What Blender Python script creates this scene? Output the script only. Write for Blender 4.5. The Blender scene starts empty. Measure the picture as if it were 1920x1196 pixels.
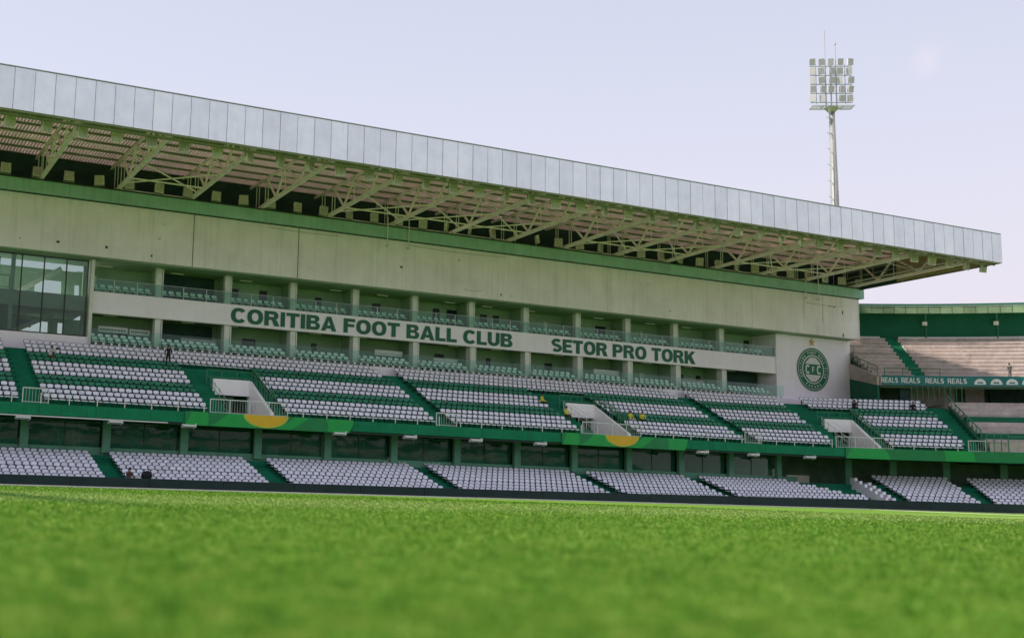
import bpy, bmesh, math, random
import numpy as np
from mathutils import Vector, Matrix
random.seed(7); rng = np.random.default_rng(7)
SC = bpy.context.scene
COL = SC.collection
R = math.radians

# ------------------------------------------------------------------ camera
F, YAW, PITCH, ROLL, CX = 2151.29468, .412217395, .142510636, .0319632452, 598.97434
CAMH = .62
cam_d = bpy.data.cameras.new('camera'); cam = bpy.data.objects.new('camera', cam_d); COL.objects.link(cam)
_f = Vector((math.sin(YAW)*math.cos(PITCH), math.cos(YAW)*math.cos(PITCH), math.sin(PITCH)))
_r = Vector((math.cos(YAW), -math.sin(YAW), 0)); _d = _f.cross(_r)
_r2 = math.cos(ROLL)*_r - math.sin(ROLL)*_d; _d2 = _f.cross(_r2)
M = Matrix((( _r2.x, -_d2.x, -_f.x, 0), (_r2.y, -_d2.y, -_f.y, 0), (_r2.z, -_d2.z, -_f.z, CAMH), (0, 0, 0, 1)))
cam.matrix_world = M
cam_d.sensor_fit = 'HORIZONTAL'; cam_d.sensor_width = 36; cam_d.lens = F/1920*36
cam_d.shift_x = (960-CX)/1920
cam_d.clip_start = .05; cam_d.clip_end = 6000
cam_d.dof.use_dof = True; cam_d.dof.focus_distance = 84; cam_d.dof.aperture_fstop = .5
SC.camera = cam

# ------------------------------------------------------------------ sky, sun, exposure
SUN_EL = R(57); SUNV = Vector((-.93, .36, 0)).normalized()
SUND = Vector((SUNV.x*math.cos(SUN_EL), SUNV.y*math.cos(SUN_EL), math.sin(SUN_EL)))
W = bpy.data.worlds.new('World'); SC.world = W; W.use_nodes = True
nt = W.node_tree; nt.nodes.clear()
sky = nt.nodes.new('ShaderNodeTexSky'); sky.sky_type = 'NISHITA'; sky.sun_disc = False
sky.sun_elevation = SUN_EL; sky.sun_rotation = math.atan2(SUNV.x, SUNV.y)
sky.air_density = 1.0; sky.dust_density = 2.5; sky.ozone_density = 1.5
mul = nt.nodes.new('ShaderNodeMix'); mul.data_type = 'RGBA'; mul.blend_type = 'MULTIPLY'; mul.inputs[0].default_value = 1
mul.inputs[7].default_value = (.098, .096, .098, 1)
nt.links.new(sky.outputs[0], mul.inputs[6])
tc = nt.nodes.new('ShaderNodeTexCoord'); sp_ = nt.nodes.new('ShaderNodeSeparateXYZ'); nt.links.new(tc.outputs['Generated'], sp_.inputs[0])
mr = nt.nodes.new('ShaderNodeMapRange'); mr.interpolation_type = 'SMOOTHSTEP'; mr.inputs[1].default_value = 0; mr.inputs[2].default_value = .55; mr.inputs[3].default_value = .96; mr.inputs[4].default_value = .62
nt.links.new(sp_.outputs['Z'], mr.inputs[0])
veil = nt.nodes.new('ShaderNodeMix'); veil.data_type = 'RGBA'; veil.inputs[7].default_value = (.615, .60, .70, 1)   # high thin haze
vc = nt.nodes.new('ShaderNodeMix'); vc.data_type = 'RGBA'; vc.inputs[6].default_value = (.485, .43, .47, 1); vc.inputs[7].default_value = (.47, .465, .53, 1)
mz = nt.nodes.new('ShaderNodeMapRange'); mz.interpolation_type = 'SMOOTHSTEP'; mz.inputs[1].default_value = .02; mz.inputs[2].default_value = .34; nt.links.new(sp_.outputs['Z'], mz.inputs[0]); nt.links.new(mz.outputs[0], vc.inputs[0])
nt.links.new(vc.outputs[2], veil.inputs[7]); nt.links.new(mr.outputs[0], veil.inputs[0]); nt.links.new(mul.outputs[2], veil.inputs[6])
dst = nt.nodes.new('ShaderNodeVectorMath'); dst.operation = 'DISTANCE'; dst.inputs[1].default_value = (.75, .575, .33); nt.links.new(tc.outputs['Generated'], dst.inputs[0])
w1 = nt.nodes.new('ShaderNodeMapRange'); w1.inputs[1].default_value = .003; w1.inputs[2].default_value = .018; w1.inputs[3].default_value = .4; w1.inputs[4].default_value = 0; nt.links.new(dst.outputs['Value'], w1.inputs[0])
ns = nt.nodes.new('ShaderNodeTexNoise'); ns.inputs['Scale'].default_value = 20; ns.inputs['Detail'].default_value = 5; nt.links.new(tc.outputs['Generated'], ns.inputs['Vector'])
w2 = nt.nodes.new('ShaderNodeMapRange'); w2.inputs[1].default_value = .3; w2.inputs[2].default_value = .75; nt.links.new(ns.outputs['Fac'], w2.inputs[0])
w3 = nt.nodes.new('ShaderNodeMath'); w3.operation = 'MULTIPLY'; nt.links.new(w1.outputs[0], w3.inputs[0]); nt.links.new(w2.outputs[0], w3.inputs[1])
wsp = nt.nodes.new('ShaderNodeMix'); wsp.data_type = 'RGBA'; wsp.inputs[7].default_value = (.62, .53, .56, 1)
nt.links.new(w3.outputs[0], wsp.inputs[0]); nt.links.new(veil.outputs[2], wsp.inputs[6])
bg = nt.nodes.new('ShaderNodeBackground'); bg.inputs[1].default_value = 1.0
wo = nt.nodes.new('ShaderNodeOutputWorld')
nt.links.new(wsp.outputs[2], bg.inputs[0]); nt.links.new(bg.outputs[0], wo.inputs[0])
sl = bpy.data.lights.new('sun', 'SUN'); sl.energy = 4.8; sl.angle = R(1.5); sl.color = (1, .93, .84)
so = bpy.data.objects.new('sun', sl); COL.objects.link(so); so.location = (0, 0, 80)
so.rotation_euler = SUND.to_track_quat('Z', 'Y').to_euler()
SC.view_settings.view_transform = 'Standard'; SC.view_settings.look = 'None'
SC.view_settings.exposure = .86; SC.view_settings.gamma = 1
SC.render.engine = 'CYCLES'; SC.cycles.use_denoising = True
SC.cycles.max_bounces = 8; SC.cycles.transparent_max_bounces = 12

# ------------------------------------------------------------------ materials
MATS = {}
def mat(name, col, rough=.7, var=.12, scale=1.5, bump=0, bscale=30, metal=0, spec=.4, streak=0, dirt=None, randobj=0, detail=5):
    m = bpy.data.materials.new(name); m.use_nodes = True; t = m.node_tree; N = t.nodes; L = t.links
    b = N['Principled BSDF']; b.inputs['Roughness'].default_value = rough; b.inputs['Metallic'].default_value = metal
    b.inputs['Specular IOR Level'].default_value = spec
    tcn = N.new('ShaderNodeTexCoord'); geo = N.new('ShaderNodeNewGeometry')
    n1 = N.new('ShaderNodeTexNoise'); n1.inputs['Scale'].default_value = scale; n1.inputs['Detail'].default_value = detail; n1.inputs['Roughness'].default_value = .65
    L.new(geo.outputs['Position'], n1.inputs['Vector'])
    rmp = N.new('ShaderNodeMapRange'); rmp.inputs[1].default_value = .3; rmp.inputs[2].default_value = .7
    rmp.inputs[3].default_value = 1-var; rmp.inputs[4].default_value = 1+var
    L.new(n1.outputs['Fac'], rmp.inputs[0]); fac = rmp.outputs[0]
    if randobj:
        oi = N.new('ShaderNodeObjectInfo'); r2 = N.new('ShaderNodeMapRange'); r2.inputs[3].default_value = 1-randobj; r2.inputs[4].default_value = 1+randobj
        L.new(oi.outputs['Random'], r2.inputs[0]); mm = N.new('ShaderNodeMath'); mm.operation = 'MULTIPLY'
        L.new(fac, mm.inputs[0]); L.new(r2.outputs[0], mm.inputs[1]); fac = mm.outputs[0]
    vm = N.new('ShaderNodeVectorMath'); vm.operation = 'SCALE'; vm.inputs[0].default_value = col
    L.new(fac, vm.inputs['Scale']); out = vm.outputs[0]
    if streak:
        mpn = N.new('ShaderNodeMapping'); mpn.inputs['Scale'].default_value = (2.2, 2.2, .12)
        n2 = N.new('ShaderNodeTexNoise'); n2.inputs['Scale'].default_value = 1.3; n2.inputs['Detail'].default_value = 7; n2.inputs['Roughness'].default_value = .7
        L.new(geo.outputs['Position'], mpn.inputs[0]); L.new(mpn.outputs[0], n2.inputs['Vector'])
        r3 = N.new('ShaderNodeMapRange'); r3.inputs[1].default_value = .5; r3.inputs[2].default_value = .78; r3.inputs[3].default_value = 0; r3.inputs[4].default_value = streak
        L.new(n2.outputs['Fac'], r3.inputs[0])
        mx = N.new('ShaderNodeMix'); mx.data_type = 'RGBA'; mx.inputs[7].default_value = (*(dirt or (.12, .13, .09)), 1)
        L.new(r3.outputs[0], mx.inputs[0]); L.new(out, mx.inputs[6]); out = mx.outputs[2]
    L.new(out, b.inputs['Base Color'])
    if bump:
        n3 = N.new('ShaderNodeTexNoise'); n3.inputs['Scale'].default_value = bscale; n3.inputs['Detail'].default_value = 4
        L.new(geo.outputs['Position'], n3.inputs['Vector'])
        bp = N.new('ShaderNodeBump'); bp.inputs['Strength'].default_value = bump; bp.inputs['Distance'].default_value = .02
        L.new(n3.outputs['Fac'], bp.inputs['Height']); L.new(bp.outputs[0], b.inputs['Normal'])
    MATS[name] = m
    return m
def glass(name, tint, ior, rough=.03, dcol=(.1, .3, .25), dfac=.1):
    m = bpy.data.materials.new(name); m.use_nodes = True; t = m.node_tree; N = t.nodes; L = t.links; N.clear()
    o = N.new('ShaderNodeOutputMaterial'); tr = N.new('ShaderNodeBsdfTransparent'); tr.inputs[0].default_value = (*tint, 1)
    di = N.new('ShaderNodeBsdfDiffuse'); di.inputs[0].default_value = (*dcol, 1)
    gl = N.new('ShaderNodeBsdfGlossy'); gl.inputs['Roughness'].default_value = rough
    fr = N.new('ShaderNodeFresnel'); fr.inputs[0].default_value = ior
    geo = N.new('ShaderNodeNewGeometry'); n3 = N.new('ShaderNodeTexNoise'); n3.inputs['Scale'].default_value = .6
    L.new(geo.outputs['Position'], n3.inputs['Vector'])
    bp = N.new('ShaderNodeBump'); bp.inputs['Strength'].default_value = .15; bp.inputs['Distance'].default_value = .05
    L.new(n3.outputs['Fac'], bp.inputs['Height']); L.new(bp.outputs[0], gl.inputs['Normal'])
    m1 = N.new('ShaderNodeMixShader'); m1.inputs[0].default_value = dfac; L.new(tr.outputs[0], m1.inputs[1]); L.new(di.outputs[0], m1.inputs[2])
    m2 = N.new('ShaderNodeMixShader'); L.new(fr.outputs[0], m2.inputs[0]); L.new(m1.outputs[0], m2.inputs[1]); L.new(gl.outputs[0], m2.inputs[2])
    L.new(m2.outputs[0], o.inputs[0]); MATS[name] = m
    return m
mat('seat_white', (.71, .71, .79), .35, .12, 2.3, randobj=.10)
mat('seat_green', (.014, .19, .10), .4, .2, 3, randobj=.2)
mat('seat_rim', (.03, .05, .05), .5)
mat('seat_bracket', (.01, .06, .035), .7)
mat('seat_box', (.78, .90, .87), .4, .12, 3, randobj=.08)
mat('deck_green', (.003, .16, .08), .9, .22, .8, bump=.2)
mat('slab_green', (.004, .20, .085), .9, .15, 1.2, streak=.35, dirt=(.01, .07, .03))
mat('beam_green', (.30, .52, .44), .7, .12, .6, streak=.35, dirt=(.04, .1, .04))
mat('wall_olive', (.82, .78, .80), .85, .09, .35, bump=.15, bscale=8, streak=.42, dirt=(.40, .41, .33))
mat('wall_pale', (.90, .84, .92), .85, .04, .7, bump=.1, bscale=10, streak=.15, dirt=(.5, .46, .45))
mat('letter_green', (.006, .12, .06), .5, .1, 2)
mat('emblem_green', (.008, .15, .07), .5, .1, 2)
mat('emblem_white', (.74, .72, .70), .5, .05, 2)
mat('gold', (.52, .34, .05), .4, .1, 2)
mat('cream_steel', (.94, .87, .83), .55, .14, 1.5, streak=.3, dirt=(.3, .2, .1))
mat('green_steel', (.30, .32, .24), .6, .15, 1.5)
mat('roof_sheet', (.62, .41, .35), .6, .3, .8, randobj=.15)
mat('purlin_green', (.16, .22, .12), .6, .2)
mat('roof_seam', (.84, .72, .66), .6, .2, 2)
mat('gable_sheet', (.34, .29, .14), .7, .2, 1.5)
mat('fascia_metal', (.87, .86, .98), .45, .07, .7, metal=.55, spec=.5, streak=.22, dirt=(.42, .46, .5), randobj=.05)
mat('trim_dark', (.03, .045, .03), .6, .2)
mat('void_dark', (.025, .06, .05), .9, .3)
mat('interior', (.30, .43, .29), .9, .2, .4)
mat('interior_floor', (.25, .3, .25), .9, .2)
mat('dark_panel', (.012, .022, .02), .4, .3)
mat('column_paint', (.68, .69, .64), .8, .12, 1)
mat('column_green', (.14, .34, .24), .8, .15, 1)
mat('white_paint', (.74, .73, .71), .5, .08, 2)
mat('tunnel_white', (.90, .86, .88), .8, .05, 1)
mat('grey_metal', (.45, .47, .47), .45, .12, 2, metal=.3)
mat('mast_grey', (.20, .20, .20), .5, .12, 1)
mat('lamp_grey', (.78, .74, .72), .5, .15, 3, randobj=.12)
mat('lamp_fin', (.40, .40, .34), .5, .15, 3)
mat('lamp_pale', (.50, .48, .50), .4, .12, 6)
mat('concrete', (.49, .42, .39), .9, .22, 1.2, bump=.3, bscale=12, streak=.45, dirt=(.2, .19, .17), randobj=.13)
mat('end_green', (.003, .115, .062), .8, .15, .5)
mat('end_roof', (.17, .25, .14), .7, .2, .8, randobj=.2)
mat('end_dark', (.10, .17, .12), .9, .35, .6)
mat('board_black', (.008, .03, .027), .5, .3, 1)
mat('banner_green', (.004, .20, .055), .5, .08, 1)
mat('banner_light', (.006, .33, .06), .5, .08, 1)
mat('banner_yellow', (.72, .43, .02), .5, .08, 1)
mat('banner_lime', (.40, .52, .05), .5, .08, 1)
mat('teal', (.012, .17, .165), .5, .12, 1)
mat('line_white', (.80, .80, .72), .9, .15, 8)
mat('rail_steel', (.62, .64, .60), .4, .1, 2)
mat('rail_green', (.05, .20, .11), .5, .1, 2)
mat('skin', (.42, .25, .17), .6, .1); mat('hair', (.02, .015, .012), .6, .2)
mat('cloth_black', (.012, .012, .014), .8, .3, 8); mat('cloth_white', (.62, .58, .58), .8, .15, 8)
mat('cloth_yellow', (.66, .60, .06), .7, .2, 8); mat('cloth_brown', (.10, .05, .04), .8, .2, 8); mat('cloth_grey', (.12, .13, .13), .8, .2, 8)
mat('sign_white', (.62, .62, .58), .6, .08, 4); mat('sign_print', (.16, .22, .19), .6, .1)
mat('blue_cloth', (.05, .19, .36), .7, .2)
glass('glass_balustrade', (.80, .93, .89), 1.28, dcol=(.35, .62, .56), dfac=.04)
glass('glass_wall', (.70, .80, .76), 1.4, rough=.02, dcol=(.05, .16, .12), dfac=.12)
glass('glass_lower', (.58, .74, .64), 1.35, rough=.03, dcol=(.045, .23, .16), dfac=.34)

# ------------------------------------------------------------------ geometry helpers
class MB:
    def __init__(s): s.v = []; s.f = []; s.m = []
    def add(s, vs, fs, mi=0):
        n = len(s.v); s.v += [tuple(v) for v in vs]; s.f += [tuple(i+n for i in f) for f in fs]; s.m += [mi]*len(fs); return s
    def box(s, x0, x1, y0, y1, z0, z1, mi=0):
        return s.add([(x0,y0,z0),(x1,y0,z0),(x1,y1,z0),(x0,y1,z0),(x0,y0,z1),(x1,y0,z1),(x1,y1,z1),(x0,y1,z1)],
                     [(0,3,2,1),(4,5,6,7),(0,1,5,4),(1,2,6,5),(2,3,7,6),(3,0,4,7)], mi)
    def bar(s, p, q, w, h=None, mi=0, n=4):
        p = Vector(p); q = Vector(q); d = (q-p); L = d.length; h = h or w
        d.normalize(); up = Vector((0,0,1)) if abs(d.z) < .95 else Vector((0,1,0))
        a = d.cross(up).normalized(); b = a.cross(d)
        pts = []
        for c in (p, q):
            for k in range(n):
                an = 2*math.pi*(k+.5)/n; k2 = math.sqrt(2) if n == 4 else 1
                pts.append(c + a*(w/2*k2*math.cos(an)) + b*(h/2*k2*math.sin(an)))
        fs = [tuple(range(n))[::-1], tuple(range(n, 2*n))] + [(k, (k+1) % n, n+(k+1) % n, n+k) for k in range(n)]
        return s.add(pts, fs, mi)
    def cone(s, p, q, r0, r1, n=10, mi=0):
        p = Vector(p); q = Vector(q); d = (q-p).normalized(); up = Vector((0,0,1)) if abs(d.z) < .95 else Vector((0,1,0))
        a = d.cross(up).normalized(); b = a.cross(d); pts = []
        for c, r in ((p, r0), (q, r1)):
            for k in range(n): an = 2*math.pi*k/n; pts.append(c + a*(r*math.cos(an)) + b*(r*math.sin(an)))
        return s.add(pts, [tuple(range(n))[::-1], tuple(range(n, 2*n))] + [(k, (k+1) % n, n+(k+1) % n, n+k) for k in range(n)], mi)
    def prism(s, poly, axis, a, b, mi=0):
        # poly in the two remaining axes, extruded along axis
        n = len(poly); vs = []
        for c in (a, b):
            for (u, v) in poly: vs.append({'x': (c, u, v), 'y': (u, c, v), 'z': (u, v, c)}[axis])
        return s.add(vs, [tuple(range(n))[::-1], tuple(range(n, 2*n))] + [(k, (k+1) % n, n+(k+1) % n, n+k) for k in range(n)], mi)
    def sweep(s, prof, ss, mi=0, closed=True, caps=True):
        # prof: list of (Y, z); swept along the bent path
        n = len(prof); vs = []
        for a in ss:
            for (Y, z) in prof: vs.append(bpt(a, Y, z))
        fs = []; kk = n if closed else n-1
        for i in range(len(ss)-1):
            for k in range(kk): fs.append((i*n+k, i*n+(k+1) % n, (i+1)*n+(k+1) % n, (i+1)*n+k))
        if closed and caps: fs += [tuple(range(n))[::-1], tuple((len(ss)-1)*n+k for k in range(n))]
        return s.add(vs, fs, mi)
    def mesh(s, name, mats):
        me = bpy.data.meshes.new(name); me.from_pydata(s.v, [], s.f)
        for m in (mats if isinstance(mats, (list, tuple)) else [mats]): me.materials.append(MATS[m])
        if any(s.m): me.polygons.foreach_set('material_index', s.m)
        me.update(); return me
    def build(s, name, mats, parent=None, fix=True):
        me = s.mesh(name, mats)
        if fix:
            bm = bmesh.new(); bm.from_mesh(me); bmesh.ops.recalc_face_normals(bm, faces=bm.faces); bm.to_mesh(me); bm.free()
        return link(name, me, parent)
def link(name, data, parent=None, loc=None, rz=None):
    o = bpy.data.objects.new(name, data); COL.objects.link(o)
    if parent: o.parent = parent
    if loc is not None: o.location = loc
    if rz is not None: o.rotation_euler = (0, 0, rz)
    return o
def tag(o, label=None, cat=None, group=None, kind=None):
    if label: o['label'] = label
    if cat: o['category'] = cat
    if group: o['group'] = group
    if kind: o['kind'] = kind
    return o
def empty(name, loc=(0,0,0), rz=0): return link(name, None, None, loc, rz)
BX, BY, BR = 75.0, 39.0, 38.0
def bpt(s, Y, z=0):
    if s <= BX: return (s, Y, z)
    t = (s-BX)/BR; r = Y-BY
    return (BX+r*math.sin(t), BY+r*math.cos(t), z)
def brot(s): return 0 if s <= BX else -(s-BX)/BR
def srange(a, b, step=2.0):
    out = [a]; x = a
    if a < BX:
        if b <= BX: return [a, b]
        out.append(BX); x = BX
    n = max(1, int(math.ceil((b-x)/step)))
    return out + [x+(b-x)*(i+1)/n for i in range(n)]
def ordn(n):
    w = ['zeroth','first','second','third','fourth','fifth','sixth','seventh','eighth','ninth','tenth','eleventh','twelfth','thirteenth','fourteenth','fifteenth','sixteenth','seventeenth','eighteenth','nineteenth','twentieth']
    if n <= 20: return w[n]
    t = {2:'twenty',3:'thirty',4:'forty'}[n//10]; return {20:'twentieth',30:'thirtieth',40:'fortieth'}[n] if n % 10 == 0 else t+'-'+w[n % 10]
def text_me(ch, off=.02, ext=.03, cache={}):
    k = (ch, off, ext)
    if k not in cache:
        cu = bpy.data.curves.new('t', 'FONT'); cu.body = ch; cu.size = 1; cu.offset = off; cu.extrude = ext; cu.resolution_u = 4
        ob = bpy.data.objects.new('t', cu); COL.objects.link(ob); bpy.context.view_layer.update()
        me = bpy.data.meshes.new_from_object(ob.evaluated_get(bpy.context.evaluated_depsgraph_get()))
        bpy.data.objects.remove(ob); bpy.data.curves.remove(cu)
        n = len(me.vertices); a = np.empty(n*3); me.vertices.foreach_get('co', a); a = a.reshape(-1, 3)
        cache[k] = (a, [tuple(p.vertices) for p in me.polygons], a[:, 0].min(), a[:, 0].max())
    return cache[k]

# ------------------------------------------------------------------ ground, pitch, grass
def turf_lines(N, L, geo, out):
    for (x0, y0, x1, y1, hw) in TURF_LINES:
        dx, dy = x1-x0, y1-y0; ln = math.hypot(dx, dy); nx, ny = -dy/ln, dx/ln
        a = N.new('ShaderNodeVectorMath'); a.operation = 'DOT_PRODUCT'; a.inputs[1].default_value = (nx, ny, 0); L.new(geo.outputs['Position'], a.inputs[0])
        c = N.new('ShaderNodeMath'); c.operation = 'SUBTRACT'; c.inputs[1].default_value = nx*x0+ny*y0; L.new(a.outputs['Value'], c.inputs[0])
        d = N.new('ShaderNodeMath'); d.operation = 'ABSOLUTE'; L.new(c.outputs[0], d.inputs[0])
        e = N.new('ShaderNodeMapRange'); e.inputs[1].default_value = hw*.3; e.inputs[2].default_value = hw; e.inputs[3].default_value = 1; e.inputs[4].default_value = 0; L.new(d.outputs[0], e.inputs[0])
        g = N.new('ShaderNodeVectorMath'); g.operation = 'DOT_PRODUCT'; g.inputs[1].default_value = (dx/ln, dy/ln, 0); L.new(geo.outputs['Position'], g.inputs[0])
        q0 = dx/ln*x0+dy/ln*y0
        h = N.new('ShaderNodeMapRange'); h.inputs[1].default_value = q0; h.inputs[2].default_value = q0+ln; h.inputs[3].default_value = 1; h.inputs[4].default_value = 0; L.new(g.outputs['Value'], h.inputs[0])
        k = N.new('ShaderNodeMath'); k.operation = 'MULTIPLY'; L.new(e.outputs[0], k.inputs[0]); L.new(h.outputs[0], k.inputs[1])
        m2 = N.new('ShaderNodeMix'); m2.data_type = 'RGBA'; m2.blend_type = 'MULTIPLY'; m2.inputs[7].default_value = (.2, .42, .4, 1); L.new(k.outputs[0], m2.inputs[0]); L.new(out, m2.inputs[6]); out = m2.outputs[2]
    # paler mown band between the deeper green by the touchline and the foreground
    sy = N.new('ShaderNodeSeparateXYZ'); L.new(geo.outputs['Position'], sy.inputs[0])
    b1 = N.new('ShaderNodeMapRange'); b1.interpolation_type = 'SMOOTHSTEP'; b1.inputs[1].default_value = 25; b1.inputs[2].default_value = 31; L.new(sy.outputs['Y'], b1.inputs[0])
    b2 = N.new('ShaderNodeMapRange'); b2.interpolation_type = 'SMOOTHSTEP'; b2.inputs[1].default_value = 41; b2.inputs[2].default_value = 47; b2.inputs[3].default_value = 1; b2.inputs[4].default_value = 0; L.new(sy.outputs['Y'], b2.inputs[0])
    b3 = N.new('ShaderNodeMath'); b3.operation = 'MULTIPLY'; L.new(b1.outputs[0], b3.inputs[0]); L.new(b2.outputs[0], b3.inputs[1])
    b4 = N.new('ShaderNodeMix'); b4.data_type = 'RGBA'; b4.blend_type = 'MULTIPLY'; b4.inputs[7].default_value = (1.55, 1.22, 2.3, 1); L.new(b3.outputs[0], b4.inputs[0]); L.new(out, b4.inputs[6])
    return b4.outputs[2]
def ground_mat():
    m = mat('turf', (.075, .15, .016), .95, .22, .35, detail=8, spec=.15, bump=.6, bscale=20)
    t = m.node_tree; N = t.nodes; L = t.links; b = N['Principled BSDF']; src = b.inputs['Base Color'].links[0].from_socket
    geo = N.new('ShaderNodeNewGeometry'); sep = N.new('ShaderNodeSeparateXYZ'); L.new(geo.outputs['Position'], sep.inputs[0])
    # mown stripes along the touchline, darker strip of turf lines
    w = N.new('ShaderNodeMath'); w.operation = 'SINE'; mu = N.new('ShaderNodeMath'); mu.operation = 'MULTIPLY'; mu.inputs[1].default_value = math.pi/5.5
    L.new(sep.outputs['Y'], mu.inputs[0]); L.new(mu.outputs[0], w.inputs[0])
    r = N.new('ShaderNodeMapRange'); r.inputs[1].default_value = -.25; r.inputs[2].default_value = .25; r.inputs[3].default_value = 0; r.inputs[4].default_value = 1
    L.new(w.outputs[0], r.inputs[0])
    mx = N.new('ShaderNodeMix'); mx.data_type = 'RGBA'; mx.blend_type = 'MULTIPLY'; mx.inputs[7].default_value = (1.12, 1.06, 1.1, 1)
    L.new(r.outputs[0], mx.inputs[0]); L.new(src, mx.inputs[6])
    out = mx.outputs[2]
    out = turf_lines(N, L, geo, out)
    L.new(out, b.inputs['Base Color'])
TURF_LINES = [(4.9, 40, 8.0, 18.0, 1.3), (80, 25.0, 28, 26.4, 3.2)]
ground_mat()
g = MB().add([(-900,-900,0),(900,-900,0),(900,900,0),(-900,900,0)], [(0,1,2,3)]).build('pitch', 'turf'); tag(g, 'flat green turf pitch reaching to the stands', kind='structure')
def blade_mat():
    m = bpy.data.materials.new('grass_blade'); m.use_nodes = True; t = m.node_tree; N = t.nodes; L = t.links; N.clear()
    o = N.new('ShaderNodeOutputMaterial'); geo = N.new('ShaderNodeNewGeometry')
    at = N.new('ShaderNodeAttribute'); at.attribute_name = 'tone'
    n1 = N.new('ShaderNodeTexNoise'); n1.inputs['Scale'].default_value = 2.4; n1.inputs['Detail'].default_value = 5
    mpb = N.new('ShaderNodeMapping'); mpb.inputs['Rotation'].default_value = (0, 0, R(24)); mpb.inputs['Scale'].default_value = (1.9, 1.0, 1); L.new(geo.outputs['Position'], mpb.inputs[0]); L.new(mpb.outputs[0], n1.inputs['Vector'])
    ad = N.new('ShaderNodeMath'); ad.operation = 'MULTIPLY_ADD'; ad.inputs[1].default_value = .30; L.new(at.outputs['Fac'], ad.inputs[0])
    mp_ = N.new('ShaderNodeMapRange'); mp_.inputs[1].default_value = .34; mp_.inputs[2].default_value = .66; mp_.inputs[3].default_value = 0; mp_.inputs[4].default_value = .66
    L.new(n1.outputs['Fac'], mp_.inputs[0]); L.new(mp_.outputs[0], ad.inputs[2])
    cr = N.new('ShaderNodeValToRGB'); cr.color_ramp.elements[0].color = (.03, .112, .014, 1); cr.color_ramp.elements[1].color = (.36, .36, .115, 1)
    e = cr.color_ramp.elements.new(.45); e.color = (.083, .195, .020, 1); e = cr.color_ramp.elements.new(.75); e.color = (.165, .26, .042, 1)
    L.new(ad.outputs[0], cr.inputs[0])
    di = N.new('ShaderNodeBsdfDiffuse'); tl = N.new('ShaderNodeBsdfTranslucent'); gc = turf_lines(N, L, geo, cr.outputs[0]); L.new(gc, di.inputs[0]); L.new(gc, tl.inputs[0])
    mx = N.new('ShaderNodeMixShader'); mx.inputs[0].default_value = .4; L.new(di.outputs[0], mx.inputs[1]); L.new(tl.outputs[0], mx.inputs[2])
    L.new(mx.outputs[0], o.inputs[0]); MATS['grass_blade'] = m
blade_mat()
def grass():
    # polar wedge in front of the camera, wider than the frame
    a0, a1 = R(-22), R(76)
    n = 520000; d = 2.0*(66/2.0)**rng.uniform(0, 1, n); a = rng.uniform(a0, a1, n)
    P = np.stack([d*np.sin(a), d*np.cos(a), .031*rng.uniform(.55, 1.25, n), np.maximum(.005, .00105*d)*rng.uniform(.7, 1.3, n)], 1)
    P = P[P[:, 1] < 65.8]; n = len(P)
    clump = .5+.5*np.sin(P[:, 0]*5.1+np.sin(P[:, 1]*3.7)*2)*np.sin(P[:, 1]*4.3+np.cos(P[:, 0]*2.9)*2)
    P[:, 2] *= .75+.5*clump
    th = rng.uniform(0, 2*np.pi, n); ux, uy = np.cos(th), np.sin(th); lean = rng.uniform(.1, .9, n)*P[:, 2]
    V = np.zeros((n, 5, 3)); w = P[:, 3]/2
    for k, (sg, hh, wf, lf) in enumerate(((-1, 0, 1, 0), (1, 0, 1, 0), (-1, .55, .8, .3), (1, .55, .8, .3), (0, 1, 0, 1))):
        V[:, k, 0] = P[:, 0]+sg*w*wf*ux - uy*lean*lf; V[:, k, 1] = P[:, 1]+sg*w*wf*uy + ux*lean*lf; V[:, k, 2] = P[:, 2]*hh
    me = bpy.data.meshes.new('grass'); me.vertices.add(n*5); me.vertices.foreach_set('co', V.ravel())
    base = np.arange(n)[:, None]*5
    lp = np.concatenate([base+np.array([[0, 1, 3, 2]]), base+np.array([[2, 3, 4]])], 1).ravel()
    me.loops.add(n*7); me.loops.foreach_set('vertex_index', lp)
    me.polygons.add(n*2); st = (np.arange(n)[:, None]*7+np.array([[0, 4]])).ravel(); me.polygons.foreach_set('loop_start', st)
    me.update(); at = me.attributes.new('tone', 'FLOAT', 'POINT'); at.data.foreach_set('value', np.repeat(rng.uniform(0, 1, n), 5).astype(np.float32))
    me.materials.append(MATS['grass_blade']); me.validate()
    o = link('grass', me); tag(o, 'short mown green grass blades in the blurred foreground', 'grass', kind='stuff')
grass()
tag(MB().box(-40, 76.5, 65.94, 66.06, .002, .05).build('touchline', 'line_white'), 'white painted touchline on the far side of the pitch', kind='structure')
tag(MB().box(76.38, 76.5, -60, 65.93, .002, .015).build('goal_line', 'line_white'), 'white painted goal line running from the corner', kind='structure')
tag(MB().sweep([(71.3, 0), (71.3, .03), (71.6, .03), (71.6, 0)], srange(-30, 118)).build('kerb', 'concrete'), 'pale concrete kerb below the black perimeter board', kind='structure')

# ------------------------------------------------------------------ perimeter board
pb = tag(empty('perimeter_board', (40, 72, 0)), 'long low black board running along the far edge of the pitch', 'perimeter board')
def child(mb, name, mats, par):
    o = mb.build(name, mats); o.parent = par
    if par.type == 'EMPTY' or True: o.matrix_parent_inverse = par.matrix_basis.inverted()
    return o
a = -30
while a < 118:
    b = a+5.0; zt_ = .61+.16*min(1, max(0, (a-45)/35)); child(MB().sweep([(72.0, .04), (72.0, zt_), (72.12, zt_), (72.12, .04)], srange(a+.015, b-.015)), 'panel', 'board_black', pb); a = b
child(MB().sweep([(72.13, .0), (72.13, .56), (72.17, .56), (72.17, 0)], srange(-30, 118)), 'backing_frame', 'trim_dark', pb)

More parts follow.
